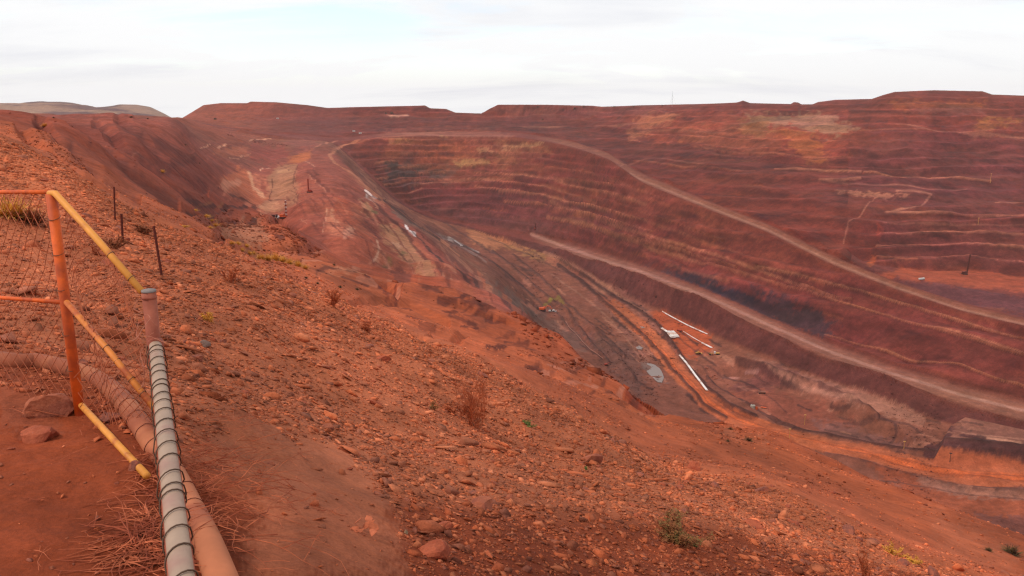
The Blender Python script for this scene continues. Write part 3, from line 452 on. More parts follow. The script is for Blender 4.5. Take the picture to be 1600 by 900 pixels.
# the broad red-brown haul road across the floor, drawn over the older tracks
patch([(930,462),(975,484),(1010,507),(1040,532),(1062,562),(1085,592),(1108,620),(1150,646),(1200,660),(1300,690),(1400,711),(1500,722),(1600,735),(1660,742),(1660,768),(1500,757),(1400,738),(1300,717),(1200,684),(1140,662),(1095,634),(1060,597),(1030,558),(1000,526),(960,492)], (176,92,60), .95, 9.2, 11.4, 1.6, .4)
stroke([(995,515),(1040,555),(1075,596),(1108,630),(1155,654),(1205,671),(1300,702),(1400,724),(1500,740),(1640,756)], 6.5, (206,98,54), .85, 9.2, 11.4, .6, .5)
for off_ in (-3.5, 2.5): stroke([(1000,518+off_),(1040,552+off_),(1075,594+off_),(1108,628+off_),(1155,653+off_),(1205,671+off_),(1300,703+off_),(1400,725+off_),(1500,741+off_),(1640,757+off_)], 1.2, (118,62,46), .6, 9.2, 11.4, .6, .3)
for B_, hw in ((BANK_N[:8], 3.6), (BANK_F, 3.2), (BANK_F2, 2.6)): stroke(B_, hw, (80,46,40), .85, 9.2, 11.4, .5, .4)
# -- left: dark scree slopes under the ridge
for ln, hw in (([(60,210),(110,240),(160,280),(215,312)], 8), ([(95,205),(160,240),(215,285),(275,322)], 6), ([(150,195),(205,235),(255,280),(330,330)], 9), ([(185,192),(220,215),(262,262),(320,300)], 7), ([(215,240),(240,262),(300,255),(250,225)], 9)):
    stroke(ln, hw, (104,50,40), .6, 4.05, 8.2, .8, .8)
stroke([(165,236),(190,232),(215,230)], 1.3, (164,94,70), .5, 5, 8.5); stroke([(0,190),(90,190),(160,192)], 1.6, (160,82,56), .5, 5.5, 8.5)
stroke([(250,320),(300,336),(360,345),(400,347)], 3, (90,44,34), .8, 4.1, 6.5)
# weathering: rock colour varies in large soft areas and in thin beds
v1 = fbm(str_ / 120, dip_ / 200 + Z / 45, 4, 21) - .5; v2 = fbm(str_ / 80, Z / 6, 4, 27) - .5; v3 = fbm(X / (3 + Yg * .02), Yg / (3 + Yg * .04), 3, 33) - .5
v4 = fbm(str_ / 30, Z / 4.2, 3, 45) - .5
wl = sstep(7.5, 9, K)
smoothroad = 1 - .85 * np.clip(amount(11.97, 13.03, .02) + amount(13.97, 15.03, .02), 0, 1)
v5 = fbm(str_ / 48, Z / 4., 5, 63) - .5; v6 = sstep(.56, .70, fbm(str_ / 34 + 9, Z / 6, 5, 71))
tone = 1 + wl * (.45 * v1 + .3 * v2 + .30 * v4 * wallm + .45 * v5 * np.clip(wallm + .25, 0, 1) - .28 * v6 * wallm) * smoothroad + .35 * v3 * smoothroad + (sstep(4, 5, K) * (1 - wl)) * (.8 * (fbm(X / (1 + Yg * .05), Yg / (2 + Yg * .12), 5, 91) - .5)) + rill * .08 * wl * (1 - amount(11.97, 13.03, .02))
COL *= np.clip(tone, .45, 1.7)[..., None]
hue = fbm(str_ / 80 + 40, Yg / 90 + Z / 30, 4, 51) - .5
COL[..., 1] *= 1 + (.28 * hue) * (.35 + .65 * wallm); COL[..., 2] *= 1 - .2 * hue * (.35 + .65 * wallm)
COL[..., 2] *= 1 - .22 * wallm - .04 * sstep(8.2, 9, K); COL[..., 1] *= 1 - .13 * wallm
frac_ = vnoise(str_ / 3.2, Z / 11, 101) - .5 + .5 * (vnoise(str_ / 6.5 + 3, Z / 20, 103) - .5)
dz_ = np.where(wallm > .3, Z * 2.2, dip_)
gr_ = sstep(120, 420, Yg) * (vnoise(str_ / 4, dz_ / 5, 111) + .7 * vnoise(str_ / 2.3, dz_ / 3.1, 113) + .8 * vnoise(str_ / 8, dz_ / 9, 115) - 1.25)
COL *= (1 + smoothroad * (.16 * frac_ * np.clip(wallm + amount(11.05, 11.95, .05), 0, 1) + .20 * gr_))[..., None]
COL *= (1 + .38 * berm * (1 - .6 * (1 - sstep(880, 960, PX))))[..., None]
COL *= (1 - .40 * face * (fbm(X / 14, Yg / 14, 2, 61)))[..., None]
COL = np.clip(COL, .01, .8)
# ------------------------------------------------------------------ build the ground sheet
def grid_mesh(name, X, Y, Z, colr, mat):
    nx, nyy = X.shape; co = np.stack([X, Y, Z], -1).reshape(-1, 3).astype(np.float32)
    me = bpy.data.meshes.new(name); me.vertices.add(nx * nyy); me.vertices.foreach_set('co', co.ravel())
    i = np.arange(nx * nyy, dtype=np.int32).reshape(nx, nyy)
    q = np.stack([i[:-1, :-1], i[1:, :-1], i[1:, 1:], i[:-1, 1:]], -1).reshape(-1, 4); nf = len(q)
    me.loops.add(nf * 4); me.polygons.add(nf)
    me.loops.foreach_set('vertex_index', q.ravel()); me.polygons.foreach_set('loop_start', np.arange(0, nf * 4, 4, dtype=np.int32))
    me.polygons.foreach_set('use_smooth', np.broadcast_to(Y[:-1, :-1] < 150, (nx - 1, nyy - 1)).ravel() | (name == 'hills')); me.update(calc_edges=True)
    if colr is not None:
        ca = me.color_attributes.new('rock', 'FLOAT_COLOR', 'POINT'); rgba = np.ones((nx * nyy, 4), np.float32); rgba[:, :3] = colr.reshape(-1, 3); ca.data.foreach_set('color', rgba.ravel())
    me.materials.append(mat); o = bpy.data.objects.new(name, me); col.objects.link(o); return o
def height(x, y):
    """ground height at world points"""
    x = np.asarray(x, float); y = np.asarray(y, float); u = x / y
    fi = np.interp(u, U, np.arange(nu)); fj = np.interp(np.log(y), lnYs, np.arange(ny))
    i0 = np.clip(fi.astype(int), 0, nu - 2); j0 = np.clip(fj.astype(int), 0, ny - 2); a = fi - i0; b = fj - j0
    return (Z[i0, j0] * (1 - a) + Z[i0 + 1, j0] * a) * (1 - b) + (Z[i0, j0 + 1] * (1 - a) + Z[i0 + 1, j0 + 1] * a) * b
def ground_at(px, py, near=0, far=22):
    """first ground point met when sighting from the lookout at this pixel of the survey photo"""
    u = float(u_of(px, py)); q = float(tan_of(py)); i = int(np.clip(np.searchsorted(U, u), 1, nu - 1))
    g = -Z[i] / YS; ok = (K[i] >= near) & (K[i] <= far) & (g <= q)
    # going outward the drop per distance falls below the sight line where the ray meets the ground
    j = np.nonzero(ok)[0]; j = j[0] if len(j) else ny - 1
    Y = YS[j]; return Vector((u * Y, Y, float(height(u * Y, Y))))
# ------------------------------------------------------------------ materials
MATS = {}
def mat(name, rgb=(.5, .5, .5), rough=.9, vary=.25, scale=8, metal=0, bump=.3, second=None, amt=.5, spec=.25, detail=6, bdist=.02, stretch=(1, 1, 1)):
    if name in MATS: return MATS[name]
    m = bpy.data.materials.new(name); m.use_nodes = True; n = m.node_tree.nodes; l = m.node_tree.links; b = n['Principled BSDF']
    b.inputs['Roughness'].default_value = rough; b.inputs['Metallic'].default_value = metal; b.inputs['Specular IOR Level'].default_value = spec
    tc = n.new('ShaderNodeTexCoord'); mp = n.new('ShaderNodeMapping'); l.new(tc.outputs['Object'], mp.inputs[0]); mp.inputs['Scale'].default_value = stretch
    nz = n.new('ShaderNodeTexNoise'); l.new(mp.outputs[0], nz.inputs['Vector']); nz.inputs['Scale'].default_value = scale; nz.inputs['Detail'].default_value = detail; nz.inputs['Roughness'].default_value = .62
    mr = n.new('ShaderNodeMapRange'); l.new(nz.outputs[0], mr.inputs[0]); mr.inputs[1].default_value = .25; mr.inputs[2].default_value = .75; mr.inputs[3].default_value = 1 - vary; mr.inputs[4].default_value = 1 + vary
    mixn = n.new('ShaderNodeMix'); mixn.data_type = 'RGBA'; mixn.inputs[6].default_value = (*rgb, 1); mixn.inputs[7].default_value = (*(second if second is not None else rgb), 1)
    n2 = n.new('ShaderNodeTexNoise'); l.new(mp.outputs[0], n2.inputs['Vector']); n2.inputs['Scale'].default_value = scale * .45; n2.inputs['Detail'].default_value = 5
    r2 = n.new('ShaderNodeMapRange'); r2.interpolation_type = 'SMOOTHSTEP'; l.new(n2.outputs[0], r2.inputs[0]); r2.inputs[1].default_value = .62 - .4 * amt; r2.inputs[2].default_value = .78 - .4 * amt; l.new(r2.outputs[0], mixn.inputs[0])
    mul = n.new('ShaderNodeMix'); mul.data_type = 'RGBA'; mul.blend_type = 'MULTIPLY'; mul.inputs[0].default_value = 1; l.new(mixn.outputs[2], mul.inputs[6]); l.new(mr.outputs[0], mul.inputs[7]); l.new(mul.outputs[2], b.inputs['Base Color'])
    if bump:
        bm_ = n.new('ShaderNodeBump'); bm_.inputs['Strength'].default_value = bump; bm_.inputs['Distance'].default_value = bdist; l.new(nz.outputs[0], bm_.inputs['Height']); l.new(bm_.outputs[0], b.inputs['Normal'])
    MATS[name] = m; return m
def ground_mat():
    m = bpy.data.materials.new('ground_rock'); m.use_nodes = True; n = m.node_tree.nodes; l = m.node_tree.links; b = n['Principled BSDF']
    b.inputs['Roughness'].default_value = .95; b.inputs['Specular IOR Level'].default_value = .12
    at = n.new('ShaderNodeAttribute'); at.attribute_name = 'rock'; tc = n.new('ShaderNodeTexCoord')
    def noise(scale, detail, rough, stretch=(1, 1, 1)):
        mp = n.new('ShaderNodeMapping'); l.new(tc.outputs['Object'], mp.inputs[0]); mp.inputs['Scale'].default_value = stretch
        z = n.new('ShaderNodeTexNoise'); l.new(mp.outputs[0], z.inputs['Vector']); z.inputs['Scale'].default_value = scale; z.inputs['Detail'].default_value = detail; z.inputs['Roughness'].default_value = rough; return z.outputs[0]
    def rng(s, a, b_, c, d):
        r = n.new('ShaderNodeMapRange'); l.new(s, r.inputs[0]); r.inputs[1].default_value = a; r.inputs[2].default_value = b_; r.inputs[3].default_value = c; r.inputs[4].default_value = d; return r.outputs[0]
    fine = noise(.9, 13, .72); wide = noise(.05, 8, .66, (1, 1, 1.4)); 
    mm = n.new('ShaderNodeMath'); mm.operation = 'MULTIPLY'; l.new(rng(fine, .3, .7, .72, 1.28), mm.inputs[0]); l.new(rng(wide, .3, .7, .70, 1.30), mm.inputs[1])
    mid = noise(.22, 9, .72, (1, 1, 1)); m2 = n.new('ShaderNodeMath'); m2.operation = 'MULTIPLY'; l.new(mm.outputs[0], m2.inputs[0]); l.new(rng(mid, .3, .7, .74, 1.26), m2.inputs[1])
    grit = noise(45, 6, .7); mm = n.new('ShaderNodeMath'); mm.operation = 'MULTIPLY'; l.new(m2.outputs[0], mm.inputs[0]); l.new(rng(grit, .3, .7, .78, 1.22), mm.inputs[1])
    mul = n.new('ShaderNodeMix'); mul.data_type = 'RGBA'; mul.blend_type = 'MULTIPLY'; mul.inputs[0].default_value = 1; l.new(at.outputs['Color'], mul.inputs[6]); l.new(mm.outputs[0], mul.inputs[7])
    l.new(mul.outputs[2], b.inputs['Base Color'])
    b0 = n.new('ShaderNodeBump'); b0.inputs['Strength'].default_value = .6; b0.inputs['Distance'].default_value = .008; l.new(grit, b0.inputs['Height'])
    b1 = n.new('ShaderNodeBump'); l.new(b0.outputs[0], b1.inputs['Normal']); b1.inputs['Strength'].default_value = .55; b1.inputs['Distance'].default_value = .10; l.new(fine, b1.inputs['Height'])
    b2 = n.new('ShaderNodeBump'); b2.inputs['Strength'].default_value = .6; b2.inputs['Distance'].default_value = 2.2; l.new(wide, b2.inputs['Height']); l.new(b1.outputs[0], b2.inputs['Normal'])
    l.new(b2.outputs[0], b.inputs['Normal']); return m
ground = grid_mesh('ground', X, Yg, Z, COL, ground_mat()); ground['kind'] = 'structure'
# ------------------------------------------------------------------ hills behind
def build_hills():
    D = 5200.; us = np.linspace(-1.5, -.36, 380); rows = np.linspace(0, 1, 60)
    pxs = 800 + F * us / cp
    ridge = np.interp(pxs, [-900,-500,-200,0,35,70,95,115,150,172,190,215,236,246,256,268,285], [150,158,156,162.5,162.5,159.5,159,160.5,168,166,163,163.5,167,172,177,184,190])
    top = -tan_of(ridge) * D
    Uh, Rr = np.meshgrid(us, rows, indexing='ij'); Yh = 3900 + (D - 3900) * Rr; Xh = Uh * Yh
    T = np.repeat(top[:, None], 60, 1); prof = sstep(0, 1, Rr) ** .8
    Zh = -60 + (T + 60) * prof
    Zh += (fbm(Xh / 420, Yh / 500, 5, 70) - .5) * 95 * np.sin(Rr * math.pi) + (1 - np.abs(2 * vnoise(Xh / 160, Yh / 420, 77) - 1) - .5) * 30 * np.sin(Rr * math.pi)
    n = fbm(Xh / 260, Yh / 200 + Zh / 40, 5, 81); c = np.zeros(Zh.shape + (3,)); a = sstep(.42, .58, n)[..., None]
    c[:] = np.array(C3(158, 118, 94)); c = c * (1 - a) + np.array(C3(108, 74, 68)) * a
    b = sstep(.80, .95, Rr)[..., None] * sstep(.45, .55, fbm(Xh / 50, Yh / 90, 3, 90))[..., None] * .6; c = c * (1 - b) + np.array(C3(100, 78, 66)) * b
    o = grid_mesh('hills', Xh, Yh, Zh, c, bpy.data.materials['ground_rock']); o['kind'] = 'structure'
build_hills()
# ------------------------------------------------------------------ object helpers
def tag(o, label=None, cat=None, group=None, kind=None):
    if label: o['label'] = label
    if cat: o['category'] = cat
    if group: o['group'] = group
    if kind: o['kind'] = kind
    return o
def empty(name, loc, rz=0, label=None, cat=None, group=None):
    o = bpy.data.objects.new(name, None); col.objects.link(o); o.location = loc; o.rotation_euler = (0, 0, rz); o.empty_display_size = .2
    return tag(o, label, cat, group)
class MB:
    def __init__(s): s.v = []; s.f = []
    def add(s, vs, fs):
        k = len(s.v); s.v += [tuple(p) for p in vs]; s.f += [tuple(i + k for i in f) for f in fs]; return s
    def box(s, x0, x1, y0, y1, z0, z1, bev=0, M=None, taper=0):
        bm = bmesh.new(); bmesh.ops.create_cube(bm, size=1)
        for v in bm.verts:
            tx = 1 - taper if v.co.z > 0 else 1
            v.co = Vector(((x0 + x1) / 2 + v.co.x * (x1 - x0) * tx, (y0 + y1) / 2 + v.co.y * (y1 - y0) * tx, (z0 + z1) / 2 + v.co.z * (z1 - z0)))
        if bev: bmesh.ops.bevel(bm, geom=bm.edges[:], offset=bev, segments=1, affect='EDGES')
        bm.verts.index_update(); vs = [(M @ v.co if M else v.co) for v in bm.verts]; fs = [[v.index for v in f.verts] for f in bm.faces]; bm.free(); return s.add(vs, fs)
    def tube(s, pts, r, n=8, caps=True):
        pts = [Vector(p) for p in pts]; rs = r if isinstance(r, (list, tuple)) else [r] * len(pts)
        t0 = (pts[1] - pts[0]).normalized(); up = Vector((0, 0, 1)) if abs(t0.z) < .9 else Vector((1, 0, 0)); nrm = t0.cross(up).normalized(); vs = []; fs = []
        for i, p in enumerate(pts):
            t = (pts[min(i + 1, len(pts) - 1)] - pts[max(i - 1, 0)]).normalized(); nrm = (nrm - t * nrm.dot(t)).normalized(); b = t.cross(nrm)
            for k in range(n): a = 2 * math.pi * k / n; vs.append(p + (nrm * math.cos(a) + b * math.sin(a)) * rs[i])
        for i in range(len(pts) - 1):
            for k in range(n): a = i * n + k; b_ = i * n + (k + 1) % n; fs.append((a, b_, b_ + n, a + n))
        if caps: fs.append(tuple(range(n - 1, -1, -1))); fs.append(tuple((len(pts) - 1) * n + k for k in range(n)))
        return s.add(vs, fs)
    def build(s, name, m, parent=None, smooth=False):
        me = bpy.data.meshes.new(name); me.from_pydata(s.v, [], s.f); me.update()
        if smooth: me.polygons.foreach_set('use_smooth', [True] * len(me.polygons))
        me.materials.append(m); o = bpy.data.objects.new(name, me); col.objects.link(o)
        if parent: o.parent = parent
        return o
def copy_tree(o, parent=None):
    c = o.copy(); col.objects.link(c); c.parent = parent
    for ch in list(o.children): copy_tree(ch, c)
    return c
# paints
rustorange = mat('orange_paint', C3(226, 96, 30), .62, .22, 14, bump=.15, second=C3(190, 80, 36), amt=.5, bdist=.003)
yellowp = mat('yellow_paint', C3(232, 150, 62), .55, .12, 18, bump=.12, second=C3(196, 108, 52), amt=.25, bdist=.003)
dustyellow = mat('dusty_yellow_paint', C3(222, 130, 56), .6, .14, 16, bump=.12, second=C3(186, 92, 52), amt=.5, bdist=.003)
galv = mat('galvanised_steel', C3(176, 144, 118), .6, .16, 9, metal=.15, bump=.1, second=C3(166, 124, 104), amt=.3, bdist=.003, stretch=(1, 1, 1), spec=.5)
dustpipe = mat('red_dusty_steel', C3(170, 92, 68), .75, .15, 14, bump=.15, second=C3(150, 74, 52), amt=.4, bdist=.003)
capm = mat('zinc_cap', C3(140, 124, 116), .7, .15, 40, metal=.1, bump=.1)
poly = mat('dusty_poly_pipe', C3(188, 110, 72), .8, .16, 6, bump=.15, second=C3(164, 88, 58), amt=.5, bdist=.005)
wirem = mat('rusty_wire', C3(176, 92, 58), .8, .3, 30, bump=0)
coilm = mat('dark_wire', C3(104, 76, 58), .6, .3, 60, metal=.4, bump=0)
picket = mat('rusty_picket', C3(104, 46, 34), .85, .3, 20, bump=.2, bdist=.002)
# ------------------------------------------------------------------ guard fence at the lookout
F0 = pt(104, 655, 4.6); F0.z = float(height(F0.x, F0.y)) + .0
ftop = pt(80, 303, 4.6); fbase = pt(122, 655, 4.62)
fence = empty('guard_fence', (ftop.x, ftop.y, fbase.z), 0, 'orange and yellow pipe guard fence with rusty wire mesh at the lookout edge', 'fence')
FO = Vector(fence.location)
def L_(v): return v - FO
def loc(ps): return [L_(Vector(p)) for p in ps]
top = Vector((ftop.x, 4.6, ftop.z)); bot = Vector((ftop.x + .012, 4.6, fbase.z - .12))
MB().tube(loc([bot, bot.lerp(top, .5), top]), .030, 14).build('post', rustorange, fence, True)
ep_top = pt(232, 452, 4.2); ep = Vector((ep_top.x, 4.2, ep_top.z)); ep_bot = Vector((ep.x, 4.2, float(height(ep.x, 4.2)) - .1))
# elbow and the two top rails
a1 = pt(80, 300, 4.6); railL = [pt(-260, 296, 6.4), pt(0, 300, 5.0), a1]
MB().tube(loc(railL), .0135, 10).build('top_rail', rustorange, fence, True)
b1 = pt(222, 456, 4.22)
MB().tube(loc([pt(78, 303, 4.6) , pt(86, 302, 4.58), pt(150, 372, 4.42), b1]), [.0215, .0195, .0195, .0185], 12).build('top_rail', yellowp, fence, True)
MB().tube(loc([pt(-260, 452, 6.2), pt(0, 465, 5.0), pt(95, 472, 4.6)]), .0125, 10).build('middle_rail', rustorange, fence, True)
MB().tube(loc([pt(104, 472, 4.58), pt(170, 548, 4.3), pt(243, 640, 4.05)]), .0175, 12).build('middle_rail', dustyellow, fence, True)
e_end = ground_at(231, 757); e_end.z += .03
MB().tube(loc([pt(126, 632, 4.6), e_end]), .0185, 12).build('bottom_rail', yellowp, fence, True)
# dirty joints and wire ties
for px, py, Y, r in ((126, 345, 4.51, .022), (172, 397, 4.36, .022), (205, 434, 4.26, .021), (118, 490, 4.52, .019), (135, 508, 4.46, .02), (150, 526, 4.38, .02), (165, 542, 4.32, .02), (182, 563, 4.26, .02), (205, 592, 4.17, .02), (222, 614, 4.1, .02)):
    c = pt(px, py, Y) - FO
    d = Vector((.5, -.25, -.62)).normalized(); x_ = d.cross(Vector((0, 1, 0))).normalized(); y_ = d.cross(x_)
    MB().tube([c + x_ * r * math.cos(t) + y_ * r * math.sin(t) + d * .008 * math.sin(t * .5) for t in np.linspace(0, 6.3, 11)], .0022, 5).build('wire_tie', coilm, fence)
for px, py, r in ((96, 395, .032), (103, 450, .032), (110, 520, .032), (117, 575, .032), (90, 340, .032)):
    q = (top.z - bot.z); zz_ = pt(px, py, 4.6).z; c = Vector((ftop.x, 4.6, zz_)) - FO
    MB().tube([c + Vector((r * math.cos(t), r * math.sin(t), .012 * math.sin(t))) for t in np.linspace(0, 6.3, 13)], .002, 5).build('wire_tie', coilm, fence)
def mesh_panel(A, B, C_, D_, period, r, seed, sag=.02):
    """chain-link between bottom A-B and top D-C: two families of zig-zag wires"""
    rnd = random.Random(seed); mb = MB(); Lx = ((B - A).length + (C_ - D_).length) / 2; Hh = ((D_ - A).length + (C_ - B).length) / 2
    def P(a, h):
        a_ = max(0, min(1, a)); p = A.lerp(B, a_).lerp(D_.lerp(C_, a_), h); n = (B - A).cross(Vector((0, 0, 1))).normalized()
        return p + n * (sag * math.sin(a * 9 + h * 4 + seed) + .6 * sag * math.sin(h * 11 + a * 5))
    nW = int((Lx + Hh) / period) + 1
    for fam in (1, -1):
        for i in range(nW):
            x0 = -Hh + i * period if fam == 1 else i * period
            pts = []
            for h in np.linspace(0, 1, 16):
                a = (x0 + fam * h * Hh * 1.0) / Lx
                if -.001 <= a <= 1.001: pts.append(P(a, float(h)) + Vector((rnd.gauss(0, .0025), rnd.gauss(0, .0025), rnd.gauss(0, .002))))
            if len(pts) > 1: mb.tube(pts, r, 4, False)
    return mb
gl = lambda v, dz=.01: Vector((v.x, v.y, float(height(v.x, v.y)) + dz))
A_ = gl(pt(-260, 600, 6.2)); B_ = Vector((ftop.x - .03, 4.62, fbase.z)); C__ = pt(78, 303, 4.63); D__ = pt(-260, 298, 6.4)
mesh_panel(loc([A_])[0], L_(B_), L_(C__), L_(D__), .095, .0023, 1).build('wire_mesh', wirem, fence)
A_ = Vector((ftop.x + .03, 4.58, fbase.z + .02)); B_ = gl(pt(236, 640, 4.15), .05); C__ = pt(222, 458, 4.24); D__ = pt(88, 306, 4.6)
mesh_panel(L_(A_), L_(B_), L_(C__), L_(D__), .062, .0022, 2, .03).build('wire_mesh', wirem, fence)
# ------------------------------------------------------------------ grey rail with coiled wire and its end post
gp = empty('pipe_rail_fence', (ep.x, ep.y, ep_bot.z), 0, 'grey steel pipe rail wound with dark wire ending at a capped dusty post', 'railing')
GO = Vector(gp.location); lg = lambda ps: [Vector(p) - GO for p in ps]
post = MB().tube(lg([ep_bot, ep - Vector((0, 0, .012))]), .0365, 20).build('post', dustpipe, gp, True)
MB().tube(lg([ep - Vector((0, 0, .014)), ep - Vector((0, 0, .009)), ep - Vector((0, 0, .003)), ep + Vector((0, 0, .003))]), [.0385, .0385, .0365, .012], 20).build('cap', capm, post, True)
MB().tube(lg([ep - Vector((0, 0, .052)), ep - Vector((0, 0, .036))]), .0385, 20).build('collar', dustpipe, post, True)
r0 = pt(243, 540, 4.16); r1 = pt(287, 925, 1.80); r1.z = r0.z + .01; rdir = (r1 - r0).normalized(); rend = r0 + rdir * ((r1 - r0).length + 1.3)
rl = MB().tube(lg([r0 - rdir * .03 + rdir * (t * ((rend - r0).length + .03)) for t in np.linspace(0, 1, 40)]), .0355, 28).build('rail', dustpipe, gp, True)
rl.data.materials.append(galv); rw = random.Random(3)
for p in rl.data.polygons:
    if p.normal.z > .42: p.material_index = 1
MB().tube(lg([r0 - rdir * .045, r0 + rdir * .035]), .043, 20).build('rail_fitting', dustpipe, gp, True)
sx = rdir.cross(Vector((0, 0, 1))).normalized(); sz = sx.cross(rdir); Lr = (rend - r0).length; ptsc = []; rr = random.Random(4); nT = int(Lr / .118)
ph = [rr.gauss(0, .018) for _ in range(nT + 3)]; ph = [p * 1.5 for p in ph]; sl = [abs(rr.gauss(.004, .006)) for _ in range(nT + 3)]
for k in range(nT * 16):
    t = k / 16; i = int(t); f = t - i; a = -2 * math.pi * t + .4; jit = ph[i] * (1 - f) + ph[i + 1] * f; s_ = (sl[i] * (1 - f) + sl[i + 1] * f)
    rad = .0385 + s_ * max(0, -math.sin(a)) * 2.2 + s_ * .4
    ptsc.append(r0 + rdir * (t * .118 + jit + .03) + sx * rad * math.cos(a) + sz * (rad * math.sin(a) - (.5 * s_ if math.sin(a) < 0 else 0)))
MB().tube(lg(ptsc), .0026, 6).build('wire_coil', coilm, gp, True)
lw = MB(); rr = random.Random(9)
def curl(P0, n, step, seed, spread=.35, dirv=Vector((0, 0, -1))):
    rr = random.Random(seed); p = P0.copy(); d = dirv.normalized(); out = [p.copy()]
    ax = Vector((rr.gauss(0, 1), rr.gauss(0, 1), rr.gauss(0, 1))).normalized()
    for _ in range(n):
        d = (Matrix.Rotation(rr.gauss(0, spread) + spread * .4, 3, ax) @ d).normalized(); p = p + d * step; out.append(p.copy())
    return out
for i, (px, py) in enumerate(((222, 488), (226, 492), (236, 500), (222, 520), (240, 520), (232, 540), (222, 545), (226, 555))):
    lw.tube(lg(curl(pt(px, py, 4.12), 11, .02, i + 3, .45, Vector((rr.gauss(0, 1), 0, rr.gauss(-.5, .6))))), .0022, 5)
lw.build('loose_wire', mat('pale_wire', C3(178, 104, 78), .7, .2, 30, bump=0), gp)
# ------------------------------------------------------------------ thick pipe lying on the ground
pp = [(-420, 545, 7.2), (-200, 543, 6.5), (0, 562, 5.85), (60, 566, 5.6), (110, 576, 5.35), (150, 592, 5.1), (185, 620, 4.85), (212, 655, 4.6), (240, 700, 4.35), (270, 745, 4.1), (298, 800, 3.82), (322, 850, 3.55), (345, 905, 3.3), (380, 985, 3.0), (420, 1080, 2.7)]
pc = [ground_at(p[0], p[1] + 8) if p[0] > -150 and p[1] < 990 else pt(*p) for p in pp]
for i in range(len(pc) - 2, len(pc)): pc[i] = pc[i - 1] + (pc[i - 1] - pc[i - 2])
for p in pc: p.z = float(height(p.x, p.y)) + .03
def smooth_curve(P, n=8):
    out = []
    for i in range(len(P) - 1):
        p0 = P[max(i - 1, 0)]; p1 = P[i]; p2 = P[i + 1]; p3 = P[min(i + 2, len(P) - 1)]
        for k in range(n):
            t = k / n; out.append(.5 * ((2 * p1) + (-p0 + p2) * t + (2 * p0 - 5 * p1 + 4 * p2 - p3) * t * t + (-p0 + 3 * p1 - 3 * p2 + p3) * t ** 3))
    return out + [P[-1]]
pcs = smooth_curve(pc)
pipe_o = pcs[40].copy()
hose = MB().tube([p - pipe_o for p in pcs], .060, 24).build('ground_pipe', poly, None, True); hose.location = pipe_o
tag(hose, 'thick dusty orange brown pipe curving along the ground under the guard fence', 'pipe')
# old mesh lying over the pipe: bent wires across it
dkw = mat('dark_rusty_wire', C3(112, 52, 38), .8, .3, 30, bump=0); mo = empty('fallen_wire', pipe_o); rr = random.Random(12)
for i in range(33, 84, 4):
    p = pcs[i]; t = (pcs[i + 1] - pcs[i - 1]).normalized(); side_ = t.cross(Vector((0, 0, 1))).normalized(); upv = side_.cross(t)
    sk = rr.gauss(.25, .12)
    MB().tube([p + t * (sk * .06 * a) + side_ * math.sin(a) * .0625 + upv * math.cos(a) * .0625 - pipe_o + Vector((0, 0, rr.gauss(0, .001))) for a in np.linspace(-1.9, 1.5, 12)], .0019, 4).build('wire', dkw, mo)
    if i < 66:
        q0 = p + side_ * -.055 - pipe_o; MB().tube(curl(q0, 7, .018, i, .3, Vector((-.5, -.4, -.4))), .0017, 4).build('wire', dkw, mo)
tag(mo, 'rusty dark mesh wires draped across the thick ground pipe', 'wire mesh')
# ------------------------------------------------------------------ steel pickets on the slope
def make_picket(px, pyt, pyb, pxb, label, wid=.035):
    b = ground_at(pxb, pyb, 2, 5); Y = b.y; tp = pt(px, pyt, Y); o = empty('steel_picket', b, 0, label, 'post', 'rusty steel pickets on the stony slope')
    mb = MB(); hgt = tp - b; pts = [Vector((0, 0, -.2)), hgt]
    ax = hgt.normalized(); s1 = Vector((1, .3, 0)).normalized()
    for k in range(3):
        w_ = Matrix.Rotation(2 * math.pi * k / 3 + .5, 3, ax) @ s1 * wid * .75; n_ = ax.cross(w_).normalized() * .006
        vs = [-n_ - ax * .2, n_ - ax * .2, w_ + n_ - ax * .2, w_ - n_ - ax * .2]; vt = [v + ax * (hgt.length + .2) for v in vs]
        mb.add(vs + vt, [(0, 1, 2, 3), (7, 6, 5, 4), (0, 4, 5, 1), (1, 5, 6, 2), (2, 6, 7, 3), (3, 7, 4, 0)])
    mb.build('star_post', picket, o)
    for f in (.3, .55, .8): c = hgt * f; MB().tube([c + Vector((.02 * math.cos(a), .02 * math.sin(a), .004 * math.sin(a * 2))) for a in np.linspace(0, 6.3, 9)], .003, 4).build('tie_wire', coilm, o)
    return o
make_picket(178, 292, 346, 180, 'thin pale rusty picket furthest up the stony slope', .04)
make_picket(189.5, 334, 381, 192, 'short straight rusty picket in the middle of the three on the slope', .04)
make_picket(240, 353, 431, 252.5, 'tall leaning rusty picket nearest the capped grey post', .034)
# ------------------------------------------------------------------ rocks
def angular_rock(seed, sub=2, flat=.6, cuts=9):
    rd = random.Random(seed); bm = bmesh.new(); bmesh.ops.create_icosphere(bm, subdivisions=sub, radius=1)
    planes = []
    for _ in range(cuts):
        d = Vector((rd.gauss(0, 1), rd.gauss(0, 1), rd.gauss(0, 1))).normalized(); planes.append((d, rd.uniform(.5, .85)))
    sc_ = Vector((1, rd.uniform(.6, .95), flat * rd.uniform(.75, 1.2)))
    for v in bm.verts:
        for d, h in planes:
            k = v.co.dot(d)
            if k > h: v.co -= d * (k - h)
        n = v.co.normalized(); v.co += n * .05 * rd.gauss(0, 1) * (.5 if sub > 2 else .8); v.co = Vector((v.co.x * sc_.x, v.co.y * sc_.y, v.co.z * sc_.z))
    me = bpy.data.meshes.new('rock'); bm.to_mesh(me); bm.free(); return me
def rock_mat(name, rgb, second, amt=.45, scale=3.0):
    return mat(name, rgb, .92, .3, scale, bump=.7, second=second, amt=amt, detail=10, bdist=.03)
